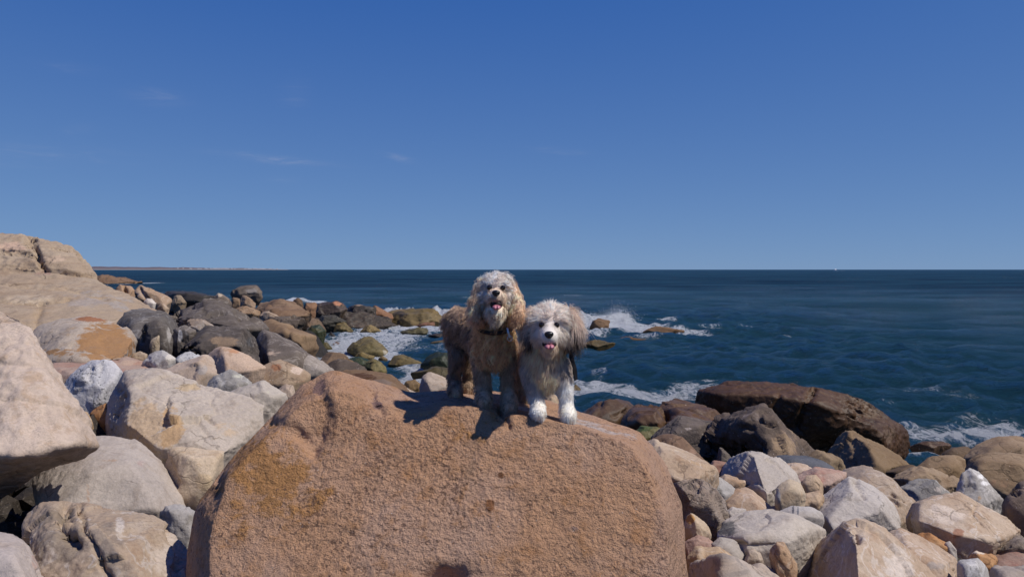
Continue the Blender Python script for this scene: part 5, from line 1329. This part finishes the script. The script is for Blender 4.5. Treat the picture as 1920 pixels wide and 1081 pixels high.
    e1 = np.cross(d0, r_.normal(size=(n, 3)) * 0.25 + np.array([0.2, 1, 0.1]))
    e1 /= np.maximum(np.linalg.norm(e1, axis=1, keepdims=True), 1e-6)
    e2 = np.cross(d0, e1)
    K = 8
    ph = perlin(pr * 38 + 7.7) * 7 + r_.normal(size=n) * 0.5
    pts = np.zeros((n, K, 3))
    for k_ in range(K):
        t_ = k_ / (K - 1)
        c = pr - nr_ * 0.002 + d0 * (L * t_)[:, None] + groom * (L * 0.30 * t_ * t_)[:, None] + np.array([0, 0, -1.0]) * (L * 0.28 * t_ * t_)[:, None] + np.array([-0.15, 0.05, 0]) * (L * t_ * t_)[:, None] * 0.4
        am = curl * np.minimum(1, t_ * 2.2) * np.clip(L / 0.03, 0.5, 1.5)
        an = ph + curl_f * t_ * 2 * math.pi * np.clip(L / 0.03, 0.6, 2.0)
        pts[:, k_] = c + e1 * (am * np.cos(an))[:, None] + e2 * (am * np.sin(an))[:, None]
    hc = bpy.data.hair_curves.new('fur')
    hc.add_curves([K] * n)
    hc.position_data.foreach_set('vector', (pts - np.array(base)).reshape(-1).astype(np.float32))
    rad = np.tile(np.linspace(1.0, 0.25, K), (n, 1)) * fur_r * r_.uniform(0.7, 1.4, (n, 1))
    ra = hc.attributes.get('radius') or hc.attributes.new('radius', 'FLOAT', 'POINT')
    ra.data.foreach_set('value', rad.ravel().astype(np.float32))
    fc = np.ones((n, 4), np.float32)
    fc[:, :3] = np.clip(colour_fn(pr, tags[idx], tp, nr_) * (1 + feats.get('mottle', 0.75) * perlin(pr * 42 + 2.2)[:, None] + r_.normal(size=(n, 1)) * 0.16), 0.004, 0.95)
    hc.attributes.new('fcol', 'FLOAT_COLOR', 'CURVE').data.foreach_set('color', fc.ravel())
    hc.materials.append(FUR)
    fo = bpy.data.objects.new('fur', hc)
    col.objects.link(fo)
    fo.parent = root
    # face
    for c in feats['eyes']:
        add_obj('eye', *ellipsoid(c, (feats['eye_r'],) * 3), EYE, root)

    def nosebend(v):
        v = v.copy()
        v[:, 0] *= 1 + 0.25 * np.clip(v[:, 2] / feats['nose_r'][2], -1, 1)
        for sgn in (-1, 1):                                    # nostrils
            dd = np.exp(-(((v[:, 0] - sgn * 0.5 * feats['nose_r'][0]) / (0.28 * feats['nose_r'][0])) ** 2 + ((v[:, 2] + 0.15 * feats['nose_r'][2]) / (0.3 * feats['nose_r'][2])) ** 2)) * (v[:, 1] < 0)
            v[:, 1] += dd * 0.45 * feats['nose_r'][1]
        return v
    add_obj('nose', *ellipsoid(feats['nose_c'], feats['nose_r'], 4, nosebend), NOSE, root)
    mo = add_obj('mouth', *ellipsoid(feats['mouth_c'], feats['mouth_r'], 3), MOUTH, root)

    def tonguebend(v):
        v = v.copy()
        rr = feats['tongue_r']
        v[:, 2] += -0.35 * rr[2] * (v[:, 0] / rr[0]) ** 2 * 0 - 0.5 * rr[2] * np.clip(-v[:, 1] / rr[1], 0, 1)
        v[:, 1] += 0.35 * rr[1] * np.exp(-(v[:, 0] / (0.22 * rr[0])) ** 2)      # groove down the middle
        return v
    add_obj('tongue', *ellipsoid(feats['tongue_c'], feats['tongue_r'], 4, tonguebend), TONGUE, mo)
    return root


def leg(pts, foot_index=-1):
    """bend a leg so that its paw rests on the boulder"""
    q = [(P(*p[:3]), p[3]) for p in pts]
    c, r = q[foot_index]
    z = rock_z(c[0], c[1]) + r * 0.85
    dz = z - c[2]
    n = len(q)
    return [(np.array([p[0], p[1], p[2] + dz * (i / (n - 1)) ** 1.2]), r_) for i, (p, r_) in enumerate(q)]


def C(pts):
    return [(P(*p[:3]), p[3]) for p in pts]


DOWN = (0.0, 0.0, -1.0)
# --- tall curly dog
chA = [
    ('body', C([(860, 606, 3.95, .072), (890, 612, 3.75, .080), (922, 636, 3.58, .080)]), .024, (-0.3, 0.3, -0.9), .75),
    ('rump', C([(860, 605, 3.98, .068), (859, 636, 3.90, .054)]), .022, DOWN, .8),
    ('chest', C([(923, 638, 3.56, .082), (926, 656, 3.54, .068)]), .026, DOWN, .7),
    ('chest', C([(923, 638, 3.56, .080), (927, 600, 3.50, .066), (930, 568, 3.47, .062)]), .034, DOWN, .7),
    ('head', C([(930, 551, 3.46, .070), (931, 541, 3.45, .064)]), .027, 'face', .8),
    ('head', C([(918, 556, 3.44, .048), (942, 556, 3.44, .048)]), .024, 'face', .7),
    ('muzzle', C([(930, 560, 3.42, .046), (930, 556, 3.33, .032)]), .020, 'face', .5),
    ('beard', C([(930, 584, 3.43, .046), (930, 584, 3.335, .030)]), .018, (0, -0.1, -1.0), .5),
    ('ear', C([(904, 530, 3.46, .020), (890, 562, 3.43, .022), (890, 596, 3.42, .024)]), .022, DOWN, .55),
    ('ear', C([(957, 534, 3.46, .020), (970, 566, 3.43, .024), (971, 598, 3.41, .028)]), .024, DOWN, .55),
    ('hind', leg([(860, 636, 3.90, .050), (857, 676, 3.80, .034), (851, 708, 3.82, .029), (853, 730, 3.76, .027), (855, 737, 3.70, .027)]), .016, DOWN, .8),
    ('hind', leg([(884, 640, 3.92, .045), (881, 688, 3.90, .028), (879, 712, 3.92, .027), (880, 724, 3.86, .027)]), .016, DOWN, .8),
    ('fore', leg([(901, 640, 3.58, .048), (903, 690, 3.57, .032), (906, 722, 3.56, .029), (907, 744, 3.51, .030)]), .017, DOWN, .85),
    ('fore', leg([(948, 642, 3.58, .046), (952, 692, 3.57, .032), (954, 722, 3.56, .029), (955, 742, 3.52, .030)]), .017, DOWN, .85),
    ('paw', leg([(907, 742, 3.53, .030), (907, 748, 3.475, .027)]), .014, DOWN, .6),
    ('paw', leg([(955, 740, 3.54, .030), (956, 746, 3.485, .026)]), .014, DOWN, .6),
    ('tail', C([(858, 596, 4.02, .03), (856, 586, 4.08, .024)]), .022, (0, 0.3, 0.5), .9),
]


def colA(p, tg, t, n):
    c = np.tile(np.array([0.44, 0.30, 0.195]), (len(p), 1))

    def put(name, v):
        c[tg == name] = v
    put('rump', (0.44, 0.305, 0.21)); put('hind', (0.36, 0.25, 0.17)); put('chest', (0.90, 0.56, 0.30))  # chest lightened and warmed: bounce off the rock painted into the fur
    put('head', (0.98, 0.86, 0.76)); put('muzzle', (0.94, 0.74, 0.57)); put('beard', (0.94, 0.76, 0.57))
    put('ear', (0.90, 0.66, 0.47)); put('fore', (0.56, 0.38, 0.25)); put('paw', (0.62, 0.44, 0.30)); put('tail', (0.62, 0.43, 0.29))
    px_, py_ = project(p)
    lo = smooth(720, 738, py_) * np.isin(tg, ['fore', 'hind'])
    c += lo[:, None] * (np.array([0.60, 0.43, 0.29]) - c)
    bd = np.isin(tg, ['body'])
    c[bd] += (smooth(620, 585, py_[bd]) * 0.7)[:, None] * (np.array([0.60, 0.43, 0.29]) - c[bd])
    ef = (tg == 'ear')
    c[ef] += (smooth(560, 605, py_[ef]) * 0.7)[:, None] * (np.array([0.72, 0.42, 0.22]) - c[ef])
    eg = np.zeros(len(p))
    for e in ((917.4, 539), (943, 539)):
        eg = np.maximum(eg, np.exp(-(((px_ - e[0]) / 9) ** 2 + ((py_ - e[1] - 2) / 7) ** 2)))
    eg = np.maximum(eg, 0.9 * np.exp(-(((px_ - 930) / 17) ** 2 + ((py_ - 568) / 15) ** 2))) * np.isin(tg, ['head', 'muzzle'])
    c += (eg * 0.6)[:, None] * (np.array([0.24, 0.14, 0.075]) - c)
    return c


NA = P(930, 549.5, 3.30)
featA = dict(nose=NA, nose_c=P(930, 549.5, 3.292), nose_r=(.0165, .014, .0135), eyes=[P(917.4, 538.8, 3.388), P(943, 539.2, 3.388)], eye_r=.0115,
             mouth_c=P(930.5, 571, 3.325), mouth_r=(.026, .022, .021), tongue_c=P(931, 575.5, 3.298), tongue_r=(.0175, .018, .0095),
             bare=[(P(930, 549.5, 3.30), (.022, .06, .018)), (P(930.5, 571, 3.33), (.031, .06, .027)), (P(917.4, 538.8, 3.39), (.015, .04, .012)), (P(943, 539.2, 3.39), (.015, .04, .012))])
baseA = P(905, 740, 3.70)
baseA[2] = rock_z(baseA[0], baseA[1])
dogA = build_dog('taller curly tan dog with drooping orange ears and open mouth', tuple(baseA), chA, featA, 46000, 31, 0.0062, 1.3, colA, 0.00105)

# --- small shaggy dog
chB = [
    ('body', C([(996, 662, 3.90, .072), (1004, 668, 3.70, .085), (1018, 680, 3.52, .088)]), .022, (-0.2, 0.3, -0.9), .6),
    ('chest', C([(1018, 680, 3.50, .088), (1022, 700, 3.48, .074)]), .020, DOWN, .4),
    ('chest', C([(1020, 676, 3.49, .086), (1029, 640, 3.45, .066)]), .024, DOWN, .5),
    ('head', C([(1018, 604, 3.43, .066), (1044, 604, 3.43, .066)]), .030, 'face', .6),
    ('head', C([(1031, 600, 3.44, .072), (1031, 612, 3.42, .070)]), .030, 'face', .6),
    ('cheek', C([(1014, 628, 3.40, .042), (1030, 630, 3.38, .046), (1046, 628, 3.40, .042)]), .022, 'face', .5),
    ('muzzle', C([(1030, 622, 3.38, .046), (1029.5, 632, 3.285, .034)]), .018, 'face', .45),
    ('jaw', C([(1030, 646, 3.39, .040), (1030, 650, 3.31, .028)]), .014, (0, -0.05, -1.0), .35),
    ('ear', C([(997, 588, 3.44, .028), (991, 612, 3.43, .026), (990, 632, 3.42, .020)]), .040, DOWN, .45),
    ('ear', C([(1066, 588, 3.44, .028), (1076, 612, 3.43, .030), (1078, 636, 3.42, .022)]), .048, DOWN, .55),
    ('hind', leg([(984, 690, 3.90, .052), (978, 726, 3.86, .034), (982, 744, 3.88, .027), (985, 755, 3.82, .027)]), .020, DOWN, .7),
    ('hind', leg([(1004, 700, 3.90, .048), (1002, 730, 3.86, .033), (1003, 748, 3.86, .027), (1004, 757, 3.80, .026)]), .020, DOWN, .7),
    ('fore', leg([(996, 696, 3.48, .046), (1003, 730, 3.46, .033), (1008, 752, 3.45, .028), (1010, 768, 3.41, .029)]), .015, DOWN, .7),
    ('fore', leg([(1052, 686, 3.48, .044), (1060, 728, 3.47, .029), (1063, 755, 3.46, .027), (1066, 772, 3.42, .029)]), .015, DOWN, .75),
    ('paw', leg([(1010, 766, 3.42, .030), (1011, 771, 3.375, .028)]), .013, DOWN, .55),
    ('paw', leg([(1066, 770, 3.43, .030), (1068, 775, 3.385, .028)]), .013, DOWN, .55),
]


def colB(p, tg, t, n):
    c = np.tile(np.array([0.92, 0.72, 0.53]), (len(p), 1))
    px_, py_ = project(p)

    def put(name, v):
        c[tg == name] = v
    put('head', (0.98, 0.84, 0.73)); put('muzzle', (0.88, 0.79, 0.70)); put('cheek', (0.82, 0.72, 0.62)); put('jaw', (0.82, 0.65, 0.48)); put('ear', (0.86, 0.68, 0.55))
    put('hind', (0.44, 0.33, 0.24)); put('fore', (0.98, 0.93, 0.86)); put('paw', (0.97, 0.90, 0.78)); put('chest', (0.98, 0.75, 0.50))  # chest colour also carries painted warm bounce light from the boulder
    ef = tg == 'ear'
    c[ef] += (smooth(602, 634, py_[ef]) * 0.95)[:, None] * (np.array([0.09, 0.068, 0.055]) - c[ef])
    ch_ = np.isin(tg, ['chest', 'body'])
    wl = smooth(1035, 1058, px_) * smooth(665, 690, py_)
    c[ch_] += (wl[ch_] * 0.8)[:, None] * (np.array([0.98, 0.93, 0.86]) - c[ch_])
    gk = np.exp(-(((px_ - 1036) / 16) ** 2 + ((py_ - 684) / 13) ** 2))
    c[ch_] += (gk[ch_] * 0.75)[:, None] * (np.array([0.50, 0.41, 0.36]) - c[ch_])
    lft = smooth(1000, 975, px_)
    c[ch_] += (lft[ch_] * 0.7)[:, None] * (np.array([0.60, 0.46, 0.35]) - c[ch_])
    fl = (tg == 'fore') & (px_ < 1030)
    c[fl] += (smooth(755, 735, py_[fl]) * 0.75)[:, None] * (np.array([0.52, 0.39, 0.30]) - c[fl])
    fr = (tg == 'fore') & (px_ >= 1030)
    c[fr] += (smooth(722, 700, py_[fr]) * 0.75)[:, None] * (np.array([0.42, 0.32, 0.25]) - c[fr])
    hd = tg == 'head'
    ww = np.exp(-(((px_ - 1030) / 15) ** 2 + ((py_ - 618) / 17) ** 2))
    c[hd] += (ww[hd] * 0.8)[:, None] * (np.array([0.93, 0.86, 0.80]) - c[hd])
    eg = np.zeros(len(p))
    for e in ((1015.7, 608.6), (1043.5, 609)):
        eg = np.maximum(eg, np.exp(-(((px_ - e[0]) / 9) ** 2 + ((py_ - e[1]) / 5.5) ** 2)))
    eg *= np.isin(tg, ['head', 'muzzle'])
    c += (eg * 0.85)[:, None] * (np.array([0.07, 0.045, 0.03]) - c)
    mg = np.exp(-(((px_ - 1030) / 19) ** 2 + ((py_ - 647) / 6) ** 2)) * np.isin(tg, ['muzzle', 'jaw', 'cheek'])
    c += (mg * 0.6)[:, None] * (np.array([0.42, 0.27, 0.15]) - c)
    return c


featB = dict(fall=0.75, mottle=0.4, nose=P(1029.5, 627, 3.26), nose_c=P(1029.3, 627.5, 3.248), nose_r=(.0185, .015, .0150), eyes=[P(1015.7, 608.6, 3.352), P(1043.5, 609, 3.352)], eye_r=.0125,
             mouth_c=P(1030, 645, 3.285), mouth_r=(.030, .022, .0155), tongue_c=P(1030, 649, 3.262), tongue_r=(.0205, .02, .0105),
             bare=[(P(1029.3, 627.5, 3.26), (.024, .06, .019)), (P(1030, 646, 3.30), (.033, .06, .021)), (P(1015.7, 608.6, 3.36), (.018, .04, .012)), (P(1043.5, 609, 3.36), (.018, .04, .012))])
baseB = P(1020, 770, 3.60)
baseB[2] = rock_z(baseB[0], baseB[1])
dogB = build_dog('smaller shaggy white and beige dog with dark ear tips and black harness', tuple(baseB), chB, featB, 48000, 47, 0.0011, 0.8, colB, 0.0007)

# harness on the small dog, collar on the tall one
hp = []
for a in np.linspace(-1.15, 1.35, 16):
    hp.append((P(1020, 684, 3.52) + np.array([math.cos(a) * 0.131, 0.02 + 0.035 * math.sin(a * 1.2), math.sin(a) * 0.125 - 0.005]), (math.cos(a), -0.25, math.sin(a))))
V_, F_ = strap_along(hp, 0.024, 0.006)
ha = add_obj('harness', V_, F_, STRAP, dogB, smooth=False)
V_, F_ = torus(P(1073, 664, 3.44), 0.013, 0.0028, (0.5, -1, 0.1))
add_obj('ring', V_, F_, METAL, ha)
V_, F_ = strap_along([(P(1068, 656, 3.44), (.6, -1, 0)), (P(1071, 672, 3.43), (.6, -1, 0)), (P(1077, 690, 3.44), (.7, -1, 0)), (P(1079, 712, 3.46), (.8, -1, 0))], 0.018, 0.005)
add_obj('strap', V_, F_, STRAP, ha, smooth=False)
V_, F_ = torus(P(928, 606, 3.50) + np.array([0, 0, -0.012]), 0.078, 0.007, (0.0, -0.35, 1.0), squash=1.4)
co = add_obj('collar', V_, F_, STRAP, dogA)
V_, F_ = torus(P(956, 634, 3.435), 0.011, 0.0022, (0.3, -1, 0.1))
add_obj('ring', V_, F_, METAL, co)
V_, F_ = strap_along([(P(951, 614, 3.435), (.2, -1, 0)), (P(953, 624, 3.43), (.2, -1, 0)), (P(956, 633, 3.432), (.2, -1, 0))], 0.008, 0.003)
add_obj('lead_clip', V_, F_, METAL, co, smooth=False)
